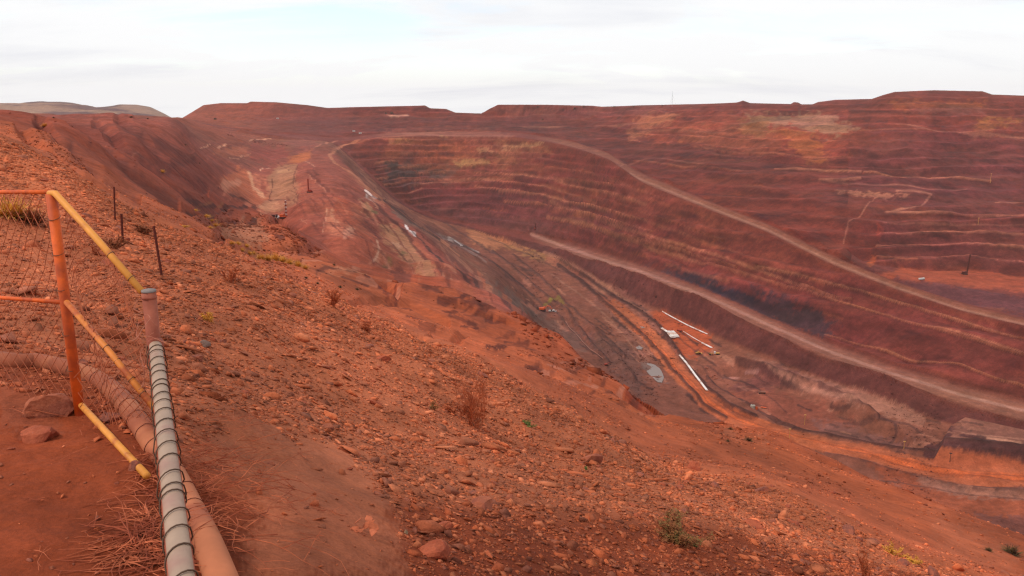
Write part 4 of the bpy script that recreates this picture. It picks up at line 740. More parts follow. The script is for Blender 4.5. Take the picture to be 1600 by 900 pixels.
rmats = [rock_mat('red_rock', C3(182, 92, 60), C3(156, 74, 48)), rock_mat('brown_rock', C3(172, 94, 64), C3(146, 78, 56)), rock_mat('purple_rock', C3(146, 84, 66), C3(164, 88, 62)), rock_mat('orange_rock', C3(178, 88, 56), C3(150, 76, 54))]
def place_rock(px, py, wpx, hr, seed, m, label, name='rock', near=0, far=22, rz=None, tilt=0, cat='rock', sink=.35, group=None):
    b = ground_at(px, py, near, far); depth = b.y * cp - b.z * sp; s = wpx / F * depth / 2
    me = angular_rock(seed, 3, hr, 11); me.materials.append(m); o = bpy.data.objects.new(name, me); col.objects.link(o)
    o.location = b + Vector((0, 0, s * hr * (.5 - sink))); o.scale = (s, s, s); o.rotation_euler = (tilt, tilt * .5, rz if rz is not None else seed * 1.3)
    return tag(o, label, cat, group)
place_rock(84, 646, 84, .85, 3, rmats[1], 'big rough brown boulder at the foot of the orange fence post', 'boulder', rz=.3)
place_rock(64, 690, 74, .75, 5, rmats[0], 'broad smooth boulder half buried in the dirt left of the fence post', 'boulder', rz=.8)
place_rock(176, 655, 46, .6, 8, rmats[2], 'shaded boulder tucked under the thick pipe behind the fence post', 'boulder', rz=.2)
place_rock(212, 735, 30, .8, 13, rmats[2], 'dark wedge shaped rock leaning beside the end of the yellow bottom rail', 'rock', rz=1.4, tilt=.5)
place_rock(182, 756, 9, .6, 14, rmats[3], 'tiny orange stone at the tip of the dark wedge rock', 'rock')
place_rock(18, 704, 14, .6, 15, rmats[0], 'small flat stone on bare dirt near the left edge')
place_rock(675, 868, 56, .85, 21, rmats[0], 'large blocky red boulder at the edge of the sandy path', 'boulder', rz=.4)
place_rock(694, 824, 26, .8, 22, rmats[0], 'round red rock just above the large blocky boulder')
place_rock(634, 835, 13, .9, 23, mat('pale_stone', C3(158, 128, 96), .9, .2, 10, bump=.3), 'small pale yellowish grey stone left of the blocky boulder')
place_rock(731, 862, 16, .8, 24, rmats[1], 'long brown stone standing right of the blocky boulder', rz=1.2)
place_rock(597, 566, 30, .7, 25, rmats[0], 'dark topped red boulder alone on the mid slope', 'boulder', rz=.2, near=2)
place_rock(425, 728, 17, .8, 26, rmats[1], 'round brown stone on the sandy path beside the twigs')
place_rock(546, 737, 13, .7, 27, rmats[3], 'small orange stone at the corner of the sandy path')
place_rock(405, 742, 11, .9, 28, rmats[3], 'small upright stone left on the sandy path')
place_rock(1178, 824, 36, .42, 31, rmats[0], 'long wedge of red slab right of the green shrub', 'rock', rz=-.5, tilt=.25)
place_rock(1325, 832, 32, .5, 32, rmats[2], 'big grey topped slab low on the right slope', 'boulder', rz=-.3)
place_rock(1342, 846, 14, .6, 33, rmats[2], 'small dark block touching the grey topped slab')
place_rock(318, 544, 24, .5, 34, mat('grey_shard', C3(128, 98, 84), .9, .2, 8, bump=.4), 'grey flat shard in the rock pile beside the wire wound rail', rz=.5, tilt=.4)
place_rock(333, 536, 14, .6, 35, rmats[3], 'bright orange stone in the rock pile beside the wire wound rail')
place_rock(308, 566, 22, .5, 36, rmats[2], 'dark slab at the bottom of the rock pile beside the rail', rz=.1)
place_rock(348, 538, 15, .7, 37, rmats[2], 'dark cube like stone at the right of the rock pile')
place_rock(1085, 735, 30, .6, 38, rmats[0], 'red boulder high on the smooth right slope above the green shrub', 'boulder', near=2)
place_rock(1190, 768, 34, .4, 39, rmats[2], 'jagged slab outcrop at the break of the right slope', 'boulder', near=2)
place_rock(770, 786, 11, .8, 40, rmats[2], 'small dark grey round stone below the dry bush')
# many smaller stones: sites drawn on the stony slope
rs = np.random.RandomState(11)
PATH = np.array([(395,665),(470,690),(540,705),(560,760),(615,800),(650,905),(640,1000),(-900,1000),(-900,560),(0,600),(110,640),(230,700),(300,690)], float)
def inside(poly, x, y):
    ins = np.zeros(len(x), bool); P = np.vstack([poly, poly[:1]])
    for a, b in zip(P[:-1], P[1:]): ins ^= ((a[1] > y) != (b[1] > y)) & (x < (b[0] - a[0]) * (y - a[1]) / (b[1] - a[1] + 1e-12) + a[0])
    return ins
def sites(n, ymax=75, power=1.1, umin=-.80, umax=.86):
    u = rs.uniform(umin, umax, n * 3); p_ = power
    yy = ((rs.rand(n * 3)) * (ymax ** p_ - 2.2 ** p_) + 2.2 ** p_) ** (1 / p_)
    fi = np.interp(u, U, np.arange(nu)).astype(int); fj = np.clip(np.interp(np.log(yy), lnYs, np.arange(ny)).astype(int), 0, ny - 1)
    k = K[fi, fj]; px = PX[fi, fj]; py = PY[fi, fj]
    pin = inside(PATH, px + 14 * (vnoise(u * 40, yy * 3, 3) - .5) * 2, py + 14 * (vnoise(u * 50, yy * 3, 5) - .5) * 2)
    cl = fbm(u * yy / 3.5, yy / 3.5, 4, 6)
    dens = np.where(k < 4.05, .85 + .6 * sstep(.40, .56, cl), np.where(k < 4.5, .30 * (cl > .5) + .05, np.where(k < 6.05, .035 + .25 * (cl > .60), 0)))
    dens = np.where(pin, .05, dens)
    dens = np.where((k < 4.05) & (px < 330) & (py > 430) & ~pin, 1.4, dens)
    keep = rs.rand(n * 3) < dens / 1.45
    u, yy, k = u[keep][:n], yy[keep][:n], k[keep][:n]; return u * yy, yy, k, fi[keep][:n], fj[keep][:n]
# shared meshes for single stones
sm = []
for i in range(12):
    me = angular_rock(100 + i, 2, .5, 9); me.materials.append(rmats[i % 4]); sm.append(me)
sxs, sys_, ks, _, _ = sites(290, 42, .9, -.66, .72); szz = height(sxs, sys_)
GRPS = 'angular stones strewn over the near slope'
for i in range(len(sxs)):
    o = bpy.data.objects.new('stone', sm[i % 12]); col.objects.link(o)
    s = (.021 * sys_[i] ** .5) * math.exp(rs.normal(0, .42)); s = min(s, .4); s *= (.6 if sys_[i] < 3.2 else 1)
    o.location = (sxs[i], sys_[i], szz[i] + s * .12); o.scale = (s, s * rs.uniform(.7, 1.1), s * rs.uniform(.6, 1.1)); o.rotation_euler = (rs.normal(0, .35), rs.normal(0, .35), rs.uniform(0, 6.28))
    tag(o, 'angular red brown stone lying among smaller rubble on the near slope', 'stone', GRPS)
# rubble: tens of thousands of small fragments as one mass
def shard(seed, flat):
    rd = random.Random(seed); bm = bmesh.new()
    for _ in range(rd.randint(8, 11)):
        d = Vector((rd.gauss(0, 1), rd.gauss(0, 1), rd.gauss(0, 1))).normalized() * rd.uniform(.75, 1.15); bm.verts.new((d.x, d.y * rd.uniform(.7, 1), d.z * flat))
    r_ = bmesh.ops.convex_hull(bm, input=bm.verts[:]); bmesh.ops.delete(bm, geom=[v for v in bm.verts if not v.link_faces], context='VERTS'); bm.verts.index_update()
    v = np.array([tuple(v.co) for v in bm.verts]); f = np.array([[v.index for v in f.verts] for f in bm.faces]); bm.free(); return v, f
def rubble(n, size, name, ymax, power, seed, zone=None, pw=.45, sig=.5, pal=None, smin=.0011, smax=.30):
    x, y, k, fi, fj = zone if zone else sites(n, ymax, power); n = len(x); z = height(x, y); which = rs.randint(0, 16, n)
    e = .02 * y; GX = (height(x + e, y) - height(x - e, y)) / (2 * e); GY = (height(x, y + e) - height(x, y - e)) / (2 * e)
    S = np.clip(size * y ** pw * np.exp(rs.normal(0, sig, n)), smin * y, smax)
    if pal is None: pal = [(166,88,60),(154,82,58),(140,80,60),(124,76,62),(176,96,66),(108,68,60),(184,110,82),(150,78,54)]
    pal = np.array([C3(*p) for p in pal]) * (np.array([2.2, 2.08, 1.72]) if len(pal) == 8 else 1); Cc = pal[rs.randint(0, len(pal), n)] * rs.uniform(.72, 1.2, (n, 1)); Cc = .55 * Cc + .45 * COL[fi, fj] * rs.uniform(.7, 1.3, (n, 1))
    VV, TT, CC = [], [], []; off = 0
    for p in range(16):
        pv, pf = shard(300 + seed + p, [.28, .4, .55, .7][p % 4]); m = which == p; c = m.sum()
        if not c: continue
        s = S[m]; a = rs.uniform(0, 6.28, c); tx = rs.normal(0, .6, c); v = pv[None] * s[:, None, None] * np.stack([rs.uniform(.8, 1.35, c), rs.uniform(.6, 1, c), rs.uniform(.6, 1.1, c)], -1)[:, None, :]
        ca, sa = np.cos(tx)[:, None], np.sin(tx)[:, None]; v = np.stack([v[..., 0], v[..., 1] * ca - v[..., 2] * sa, v[..., 1] * sa + v[..., 2] * ca], -1)
        ca, sa = np.cos(a)[:, None], np.sin(a)[:, None]; v = np.stack([v[..., 0] * ca - v[..., 1] * sa, v[..., 0] * sa + v[..., 1] * ca, v[..., 2]], -1)
        v[..., 2] += .55 * (GX[m][:, None] * v[..., 0] + GY[m][:, None] * v[..., 1]); v += np.stack([x[m], y[m], z[m] + s * .16], -1)[:, None, :]
        VV.append(v.reshape(-1, 3)); TT.append((pf[None] + (np.arange(c) * len(pv))[:, None, None]).reshape(-1, 3) + off); CC.append(np.repeat(Cc[m], len(pv), 0)); off += c * len(pv)
    v = np.concatenate(VV).astype(np.float32); tri = np.concatenate(TT).astype(np.int32); c = np.concatenate(CC); nf = len(tri)
    me = bpy.data.meshes.new(name); me.vertices.add(len(v)); me.vertices.foreach_set('co', v.ravel()); me.loops.add(nf * 3); me.polygons.add(nf)
    me.loops.foreach_set('vertex_index', tri.ravel()); me.polygons.foreach_set('loop_start', np.arange(0, nf * 3, 3, dtype=np.int32)); me.update(calc_edges=True)
    at = me.color_attributes.new('rock', 'FLOAT_COLOR', 'POINT'); rgba = np.ones((len(v), 4), np.float32); rgba[:, :3] = c; at.data.foreach_set('color', rgba.ravel())
    me.materials.append(bpy.data.materials['ground_rock']); o = bpy.data.objects.new(name, me); col.objects.link(o); return o
tag(rubble(140000, .0078, 'rubble', 75, 1.15, 0, sig=.62), 'broken red brown rock rubble covering the near slope', 'rubble', kind='stuff')
tag(rubble(55000, .0042, 'gravel', 34, .85, 50, smin=.0008), 'fine red gravel between the stones of the near slope', 'gravel', kind='stuff')
def zone_sites(n, k0, k1, y0, y1, cluster, uniform_px=True):
    u = rs.uniform(-.75, .82, n * 6); ly = rs.uniform(math.log(y0), math.log(y1), n * 6); yy = np.exp(ly); fi = np.interp(u, U, np.arange(nu)).astype(int); fj = np.clip(np.interp(ly, lnYs, np.arange(ny)).astype(int), 0, ny - 1); k = K[fi, fj]
    cl = fbm(u * yy / (3 + .1 * yy) + 5, yy / (3 + .16 * yy), 4, 16); keep = (k > k0) & (k < k1) & (rs.rand(n * 6) < np.where(cl > cluster, 1, .03)); return u[keep][:n] * yy[keep][:n], yy[keep][:n], k[keep][:n], fi[keep][:n], fj[keep][:n]
DP = [(120,62,44),(104,56,44),(140,72,50),(90,50,42),(160,86,62)]
tag(rubble(0, .0016, 'scree', 0, 0, 90, zone_sites(9000, 4.2, 6.4, 30, 500, .60), pw=.98, sig=.45, pal=DP, smax=1.8), 'dark loose scree and boulders scattered over the ledges below the lookout', 'scree', kind='stuff')
tag(rubble(0, .0022, 'crest_rubble', 0, 0, 170, zone_sites(4200, 5.6, 6.25, 30, 260, .55), pw=1.0, sig=.55, pal=[(140,66,42),(122,54,36),(156,76,50),(104,46,34)], smax=1.5), 'broken red blocks along the crumbling edge above the pit', 'crest rubble', kind='stuff')
tag(rubble(0, .0011, 'talus', 0, 0, 130, zone_sites(7000, 9.3, 12.0, 480, 1700, .60), pw=1.0, sig=.4, pal=[(96,58,52),(112,66,56),(80,50,48)], smax=2.2), 'dark broken rock strewn over the pit floor and its embankments', 'talus', kind='stuff')
# ------------------------------------------------------------------ plants
straw = mat('straw', C3(226, 158, 62), .9, .3, 12, bump=0, second=C3(186, 120, 54), amt=.4)
dryorange = mat('dry_orange_stems', C3(186, 92, 50), .9, .3, 12, bump=0, second=C3(160, 78, 46), amt=.5)
drybrown = mat('dry_brown_stems', C3(150, 84, 52), .9, .3, 12, bump=0)
greenleaf = mat('grey_green_leaves', C3(128, 112, 60), .85, .3, 20, bump=0, second=C3(150, 92, 52), amt=.6)
freshgreen = mat('fresh_green_leaves', C3(110, 120, 58), .8, .3, 20, bump=0)
scrub = mat('dark_scrub', C3(92, 62, 42), .9, .3, 6, bump=0, second=C3(104, 84, 46), amt=.5)
def tuft(name, loc_, w, h, n, m, seed, bl=.012, lean=1.0, label=None, cat='plant', group=None, seg=3):
    """many thin tapering blades from one base"""
    rd = random.Random(seed); vs = []; fs = []
    for _ in range(n):
        a = rd.uniform(0, 6.283); el = rd.betavariate(1.6, 1.2) * 1.45 * lean; L0 = h * rd.uniform(.55, 1.1)
        b = Vector((rd.gauss(0, w * .12), rd.gauss(0, w * .12), 0)); d = Vector((math.cos(a) * math.sin(el) * w / h * .9, math.sin(a) * math.sin(el) * w / h * .9, math.cos(el) * .95 + .08)); sd = Vector((-math.sin(a), math.cos(a), 0)) * bl * rd.uniform(.6, 1.2)
        k = len(vs); p = b.copy()
        for j in range(seg + 1):
            t = j / seg; q = b + d * L0 * t + Vector((rd.gauss(0, .02), rd.gauss(0, .02), -.25 * t * t * math.sin(el))) * L0; wd = sd * (1 - t * .9); vs += [q - wd, q + wd]
        for j in range(seg): fs.append((k + 2 * j, k + 2 * j + 1, k + 2 * j + 3, k + 2 * j + 2))
    me = bpy.data.meshes.new(name); me.from_pydata(vs, [], fs); me.materials.append(m); o = bpy.data.objects.new(name, me); col.objects.link(o); o.location = loc_
    return tag(o, label, cat, group)
def shrub(name, loc_, w, h, seed, stem_m, leaf_m, label, nst=14, twigs=26, leaf=.012, nleaf=5, group=None, cat='shrub', rstem=.006, lean=.55, slope=(0, 0)):
    rd = random.Random(seed); root = empty(name, loc_, 0, label, cat, group); sb = MB(); vs = []; fs = []
    for _ in range(nst):
        a = rd.uniform(0, 6.283); el = abs(rd.gauss(0, lean)); d = Vector((math.cos(a) * math.sin(el), math.sin(a) * math.sin(el), math.cos(el))); Ls = h * rd.uniform(.6, 1.05); p = Vector((rd.gauss(0, w * .05), rd.gauss(0, w * .05), -.02)); P = [p.copy()]
        for j in range(6):
            d = (d + Vector((rd.gauss(0, .16), rd.gauss(0, .16), .03))).normalized(); p = p + d * Ls / 6; p2 = Vector((p.x, p.y, p.z)); P.append(p2)
        sb.tube(P, [rstem * (1 - .75 * j / 6) for j in range(7)], 4, False)
        for _t in range(twigs):
            f = rd.uniform(1, 5.9); i = int(f); q = P[i].lerp(P[i + 1], f - i); dd = (d * .6 + Vector((rd.gauss(0, .55), rd.gauss(0, .55), rd.gauss(.25, .4)))).normalized(); Lt = h * rd.uniform(.08, .26); Q = [q]
            for j in range(3): dd = (dd + Vector((rd.gauss(0, .2), rd.gauss(0, .2), .08))).normalized(); Q.append(Q[-1] + dd * Lt / 3)
            sb.tube(Q, [rstem * .4, rstem * .35, rstem * .28, rstem * .15], 3, False)
            if leaf_m:
                for _l in range(nleaf):
                    g = rd.uniform(.6, 3); ii = min(int(g), 2); c = Q[ii].lerp(Q[ii + 1], g - ii); n1 = Vector((rd.gauss(0, 1), rd.gauss(0, 1), rd.gauss(0, 1))).normalized(); n2 = n1.orthogonal().normalized(); s_ = leaf * rd.uniform(.6, 1.3); k = len(vs)
                    vs += [c, c + n1 * s_ + n2 * s_ * .3, c + n1 * s_ * 2.2, c + n1 * s_ - n2 * s_ * .3]; fs.append((k, k + 1, k + 2, k + 3))
    for i, v in enumerate(sb.v): sb.v[i] = (v[0] * w / h, v[1] * w / h, v[2])
    vs = [(v.x * w / h, v.y * w / h, v.z) for v in vs]
    sb.build('stems', stem_m, root)
    if leaf_m: me = bpy.data.meshes.new('foliage'); me.from_pydata(vs, [], fs); me.materials.append(leaf_m); o = bpy.data.objects.new('foliage', me); col.objects.link(o); o.parent = root
    return root
def sc_at(b, pxs): return pxs / F * (b.y * cp - b.z * sp)
g = ground_at(740, 670, 2, 5); shrub('dry_bush', g, sc_at(g, 96), sc_at(g, 96), 1, dryorange, dryorange, 'tall wispy dry orange bush in the middle of the stony slope', 24, 36, .010, 2, rstem=.0055, lean=.42)
g = ground_at(708, 648, 2, 5); shrub('dry_bush', g, sc_at(g, 66), sc_at(g, 26), 2, dryorange, dryorange, 'low spreading reddish dry bush beside the tall wispy bush', 12, 26, .012, 2, rstem=.007, lean=.8)
g = ground_at(675, 640, 2, 5); shrub('low_plant', g, sc_at(g, 22), sc_at(g, 16), 3, drybrown, greenleaf, 'faded green low plant at the left end of the reddish dry bush', 8, 16, .014, 4, rstem=.005, lean=.8, cat='plant')
g = ground_at(1058, 852, 1, 4); shrub('green_shrub', g, sc_at(g, 78), sc_at(g, 44), 4, drybrown, greenleaf, 'grey green bushy shrub on the stony slope near the bottom edge', 22, 42, .0085, 7, rstem=.005, lean=.85)
g = ground_at(1084, 856, 1, 4); shrub('green_shrub', g, sc_at(g, 28), sc_at(g, 22), 5, drybrown, freshgreen, 'fresher green sprig at the lower right of the bushy shrub', 10, 26, .008, 6, rstem=.004, lean=.8)
g = ground_at(824, 665, 2, 5); shrub('green_sprig', g, sc_at(g, 13), sc_at(g, 11), 6, drybrown, freshgreen, 'single bright green sprig right of the dry bush', 8, 14, .02, 5, rstem=.005, lean=.8, cat='plant')
g = ground_at(916, 736, 2, 5); shrub('green_sprig', g, sc_at(g, 9), sc_at(g, 8), 7, drybrown, freshgreen, 'tiny green sprig below and right of the dry bush', 6, 12, .012, 5, rstem=.004, lean=.8, cat='plant')
for i, (px, py, wp, hp, m_, lb) in enumerate(((362, 442, 34, 26, dryorange, 'faint dry weed below the tall leaning picket'), (520, 480, 40, 30, dryorange, 'wispy dry weed where stones meet smooth sand'), (575, 520, 30, 16, dryorange, 'flat reddish dry weed above the lone mid slope boulder'),
        (325, 505, 20, 16, straw, 'small straw coloured weed right of the capped post'), (180, 392, 40, 22, drybrown, 'brown dry bush at the foot of the middle picket'), (226, 366, 34, 16, drybrown, 'dull olive dry bush right of the middle picket'), (150, 400, 20, 14, dryorange, 'little dry weed behind the yellow top rail'),
        (1352, 905, 44, 50, dryorange, 'dry orange weed at the bottom edge low on the right'), (1395, 870, 30, 18, straw, 'yellow straw tuft near the bottom right'), (1430, 882, 26, 14, straw, 'pale straw tuft right of the yellow tuft'))):
    g = ground_at(px, py, 1, 6); shrub('dry_weed', g, sc_at(g, wp), sc_at(g, hp), 20 + i, m_, m_, lb, 9, 22, .0015 * g.y ** .9, 2, rstem=.0007 * g.y + .001, lean=.7, group='dry weeds dotted over the slope', cat='weed')
for i, (px, py, wp, hp) in enumerate(((18, 340, 60, 34), (52, 352, 50, 28))):
    g = ground_at(px, py, 2, 5); tuft('straw_grass', g, sc_at(g, wp), sc_at(g, hp), 380, straw if i == 0 else drybrown, 40 + i, .02, 1, ['large straw coloured grass clump seen through the left wire mesh', 'browner grass clump right of the large straw clump behind the mesh'][i], 'grass clump')
# spinifex clumps along the bench
sp0 = tuft('spinifex', (0, 0, 0), 1.0, .62, 260, straw, 60, .022, 1.05); sp0_me = sp0.data
SPX = [(378,396,9,6,'small straw spinifex clump at the left start of the row'),(390,401,9,6,'low spinifex clump second from the left of the row'),(408,404,12,8,'rounded spinifex clump where the row thickens'),(418,407,13,9,'bushy yellow spinifex clump left of the row centre'),(430,408,15,11,'large yellow spinifex clump at the row centre'),(441,410,13,9,'yellow spinifex clump just right of the row centre'),(452,413,12,8,'medium spinifex clump before the gap in the row'),(466,417,13,9,'separate round spinifex clump after the gap'),(477,421,9,7,'last small spinifex clump at the right end of the row'),(396,398,8,5,'tiny spinifex clump above the row'),(362,388,10,5,'flat straw clump on the upper dirt line'),(385,388,9,5,'flat straw clump right on the upper dirt line'),(372,384,9,5,'faint straw clump above the upper dirt line'),(350,391,8,5,'straw clump at the foot of the stony slope')]
def place_sp(i, px, py, wp, hp, lb, grp='spinifex clumps in a row on the bench', m=None, lo=3.95, hi=6.2):
    g = ground_at(px, py, lo, hi); o = sp0 if i == 0 else sp0.copy()
    if i: col.objects.link(o)
    s = sc_at(g, wp) * 1.25; o.location = g; o.scale = (s, s, sc_at(g, hp) * 1.3 / .62); o.rotation_euler = (0, 0, i * 1.1); tag(o, lb, 'grass clump', grp); return o
for i, a in enumerate(SPX): place_sp(i, *a)
for i, (px, py, wp, hp, lb) in enumerate(((70,199,11,5,'lone yellow grass clump high on the left ridge'),(254,272,8,5,'lone yellow clump on the dark scree slope'),(322,340,12,4,'straw clump on the upper scree foot'),(332,346,10,4,'straw clump beside the scree foot'),(336,354,10,5,'straw clump above the flat grey pad'),(328,358,9,4,'lowest straw clump by the flat grey pad'),(288,357,12,3,'thin straw streak on the stone edge'),(305,331,9,3,'small straw clump high on the scree'))):
    place_sp(50 + i, px, py, wp, hp, lb, 'yellow grass clumps on the left slopes', None, 3.95, 8)
# dark small bushes on the sandy shelf
bu = tuft('small_bush', (0, 0, 0), 1.0, .8, 170, scrub, 61, .035, .95); bu_me = bu.data
BUSH = [(478,436,7,'dark little bush alone on the sandy shelf'),(496,445,7,'dark little bush right of the lone one'),(531,450,8,'dark little bush above the red gully'),(522,415,6,'small bush on the broken ground'),(558,455,8,'flat dry bush left of the red gully'),(1170,690,13,'dark brown bush high on the smooth right slope'),(1141,672,8,'small brown bush near the crest'),(1544,862,12,'round dark red bush in the bottom right corner'),(1580,868,26,'spreading dark red bush at the right edge'),(1137,690,6,'little brown bush on the right sand'),(862,530,5,'tiny bush near the orange crest'),
        (205,184,6,'dark bush standing on the left skyline'),(84,185,4,'tiny bush on the far left skyline'),(231,186,4,'small shrub on the skyline before the gap'),(336,187,6,'dark bush at the foot of the flat topped dump'),(603,178,5,'dark bush on the far rim left of centre'),(612,178,6,'second dark bush on the far rim left of centre'),(848,188,4,'dark shrub spot on the far rim slope'),(880,172,4,'shrub near the far rim top'),(898,171,5,'darker shrub near the far rim top'),(912,170,4,'shrub at the end of the far rim line'),(290,230,5,'dark bush on the left scree'),(312,257,4,'small bush low on the left scree'),(840,168,4,'shrub on top of the far dump'),(960,168,4,'shrub on the skyline right of centre'),(990,167,4,'another shrub on the skyline right of centre'),(1035,166,4,'shrub on the skyline by the mast')]
for i, (px, py, wp, lb) in enumerate(BUSH):
    g = ground_at(px, py, 3.9, 21.0) if py > 190 or px < 300 else ground_at(px, py, 17, 21.2); o = bu if i == 0 else bu.copy()
    if i: col.objects.link(o)
    s = sc_at(g, wp); o.location = g; o.scale = (s, s, s * .75); o.rotation_euler = (0, 0, i * .9); tag(o, lb, 'bush', 'small dark bushes')
# dead twigs around the rail
tw = MB(); rd = random.Random(77)
def twig_patch(px0, px1, py0, py1, n, Lr, r, dirpx=None):
    for _ in range(n):
        px = rd.uniform(px0, px1); py = rd.uniform(py0, py1); b = ground_at(px, py, 0, 4); a = rd.uniform(0, 6.283) if dirpx is None else rd.gauss(dirpx, .6); d = Vector((math.cos(a), math.sin(a), rd.uniform(-.05, .45))); Lt = Lr * rd.uniform(.4, 1.3); p = b + Vector((0, 0, .012)); P = [p.copy()]
        for j in range(6):
            d = (d + Vector((rd.gauss(0, .22), rd.gauss(0, .22), -.09))).normalized(); p = p + d * Lt / 6; p.z = max(p.z, float(height(p.x, p.y)) + .006); P.append(p.copy())
        rr_ = r * rd.uniform(.5, 1.3); tw.tube(P, [rr_ * (1 - .12 * j) for j in range(7)], 4, False)
        for _b in range(rd.randint(0, 3)):
            j = rd.randint(1, 5); q = P[j].copy(); d2 = Vector((rd.gauss(0, 1), rd.gauss(0, 1), rd.uniform(-.1, .4))).normalized(); Q = [q]
            for _c in range(3): d2 = (d2 + Vector((rd.gauss(0, .2), rd.gauss(0, .2), -.1))).normalized(); Q.append(Q[-1] + d2 * Lt * .1)
            tw.tube(Q, rr_ * .6, 3, False)
twig_patch(222, 262, 700, 880, 170, .26, .003); twig_patch(190, 262, 820, 900, 110, .28, .003); twig_patch(300, 330, 690, 860, 130, .3, .0028); twig_patch(285, 400, 640, 780, 55, .42, .0028, .3); twig_patch(330, 450, 760, 880, 22, .45, .003)
twig_patch(205, 245, 640, 720, 60, .16, .0018); twig_patch(0, 420, 560, 900, 26, .2, .002); twig_patch(440, 560, 700, 850, 14, .22, .0025); twig_patch(40, 200, 590, 660, 26, .35, .0022)
tag(tw.build('dead_twigs', mat('dead_twig', C3(196, 104, 66), .85, .25, 14, bump=0, second=C3(156, 74, 46), amt=.5)), 'tangle of dead bare twigs around the wire wound rail', 'twigs', kind='stuff')
# crumpled litter on the path
lm = MB(); rd = random.Random(5); g = ground_at(566, 834, 0, 3)
for _ in range(9):
    c = Vector((rd.gauss(0, .03), rd.gauss(0, .04), rd.uniform(.005, .04))); n1 = Vector((rd.gauss(0, 1), rd.gauss(0, 1), rd.gauss(0, .5))).normalized(); n2 = n1.orthogonal().normalized(); pts = []
    for a in np.linspace(0, 6.28, 7)[:-1]: pts.append(c + (n1 * math.cos(a) * .035 + n2 * math.sin(a) * .02) * rd.uniform(.6, 1.2) + Vector((0, 0, abs(rd.gauss(0, .008)))))
    lm.add(pts + [p + Vector((.0005, 0, .003)) for p in pts], [tuple(range(6)), tuple(range(11, 5, -1))] + [(i, (i + 1) % 6, (i + 1) % 6 + 6, i + 6) for i in range(6)])
o = lm.build('curled_dry_leaf', mat('curled_leaf', C3(196, 104, 66), .7, .3, 40, bump=.2)); o.location = g; tag(o, 'crumpled orange dry leaf litter lying on the sandy path', 'leaf litter')
# ------------------------------------------------------------------ mining machines
MO = mat('machine_orange', C3(222, 92, 40), .5, .12, 2, bump=0); MW = mat('machine_white', C3(214, 206, 196), .5, .1, 1, bump=0, second=C3(190, 160, 145), amt=.2); MD = mat('machine_dark', C3(66, 40, 36), .7, .2, 2, bump=0); MY = mat('machine_yellow', C3(206, 150, 70), .5, .15, 2, bump=0); MG = mat('machine_glass', C3(60, 66, 70), .15, .1, 2, bump=0, spec=.6)
MR = mat('mast_red', C3(168, 66, 46), .6, .15, 1, bump=0); MWp = mat('mast_white', C3(226, 190, 172), .6, .1, 1, bump=0); MB_ = mat('machine_brown', C3(96, 48, 38), .7, .15, 1, bump=0); rub = mat('tyre', C3(48, 42, 40), .9, .2, 3, bump=0)
def tracks(par, L_t, W_t, H_t, m=None):
    for s in (-1, 1):
        mb = MB(); y0 = s * W_t / 2; n = 16; prof = []
        for k in range(n): a = 2 * math.pi * k / n; prof.append((math.cos(a) * H_t / 2 + (L_t / 2 - H_t / 2) * (1 if math.cos(a) > 0 else -1), H_t / 2 + math.sin(a) * H_t / 2))
        w_ = L_t * .09; vs = [(x, y0 - w_, z) for x, z in prof] + [(x, y0 + w_, z) for x, z in prof]; mb.add(vs, [tuple(range(n)), tuple(range(2 * n - 1, n - 1, -1))] + [(k, k + n, (k + 1) % n + n, (k + 1) % n) for k in range(n)]); mb.build('track', m or MD, par)
def lattice(par, base, h, w_, lean, mats, name='mast', nseg=9, stripe=True):
    """square lattice tower with painted stripes, one part per colour band"""
    root = None
    for c_i, m in enumerate(mats):
        mb = MB()
        for j in range(nseg):
            if stripe and (j % len(mats)) != c_i: continue
            z0 = h * j / nseg; z1 = h * (j + 1) / nseg; o = lambda z: Vector(base) + Vector((lean * z, 0, z)); h2 = w_ / 2; cs = [(-h2, -h2), (h2, -h2), (h2, h2), (-h2, h2)]
            for k in range(4):
                a = Vector((*cs[k], 0)); b = Vector((*cs[(k + 1) % 4], 0)); mb.tube([o(z0) + a, o(z1) + a], w_ * .13, 4); mb.tube([o(z0) + a, o(z1) + b], w_ * .09, 4); mb.tube([o(z1) + a, o(z1) + b], w_ * .09, 4)
            mb.box(-w_ * .3, w_ * .3, -w_ * .3, w_ * .3, z0, z1 + (.03 if len(mats) == 1 else 0), 0, Matrix.Translation(Vector((base[0] + lean * (z0 + z1) / 2, base[1], base[2]))))
        mb.build(name, m, par)
def drill_rig(loc_, rz, label, h=12.5, body=MO, mats=(MR, MWp), S=1.0, lean=0.0, cat='drill rig'):
    r = empty('drill_rig', loc_, rz, label, cat, 'drill rigs on the benches'); r.scale = (S, S, S)
    tracks(r, 5.2, 3.0, 1.1); MB().box(-2.6, 2.4, -1.5, 1.5, 1.05, 1.5, .08).build('deck', body, r); b = MB().box(-2.5, .2, -1.3, 1.3, 1.5, 3.1, .15).build('engine_house', body, r); MB().tube([(-1.8, .6, 3.1), (-1.8, .6, 3.9)], .12, 8).build('exhaust', MD, b)
    c = MB().box(.45, 1.7, .35, 1.5, 1.5, 3.4, .12).build('cab', body, r); MB().box(1.71, 1.74, .5, 1.35, 2.1, 3.15).build('window', MG, c)
    lattice(r, (2.1, -.4, 1.0), h, .95, lean, mats, 'mast'); MB().box(1.6, 2.6, -.9, .1, h + 1.0, h + 1.35, .05, Matrix.Translation((lean * h, 0, 0))).build('mast_head', mats[-1], r)
    s = MB(); s.tube([(.2, -.9, 1.6), (2.1 + lean * 6, -.4, 6.5)], .11, 6); s.build('mast_brace', MD, r); return r
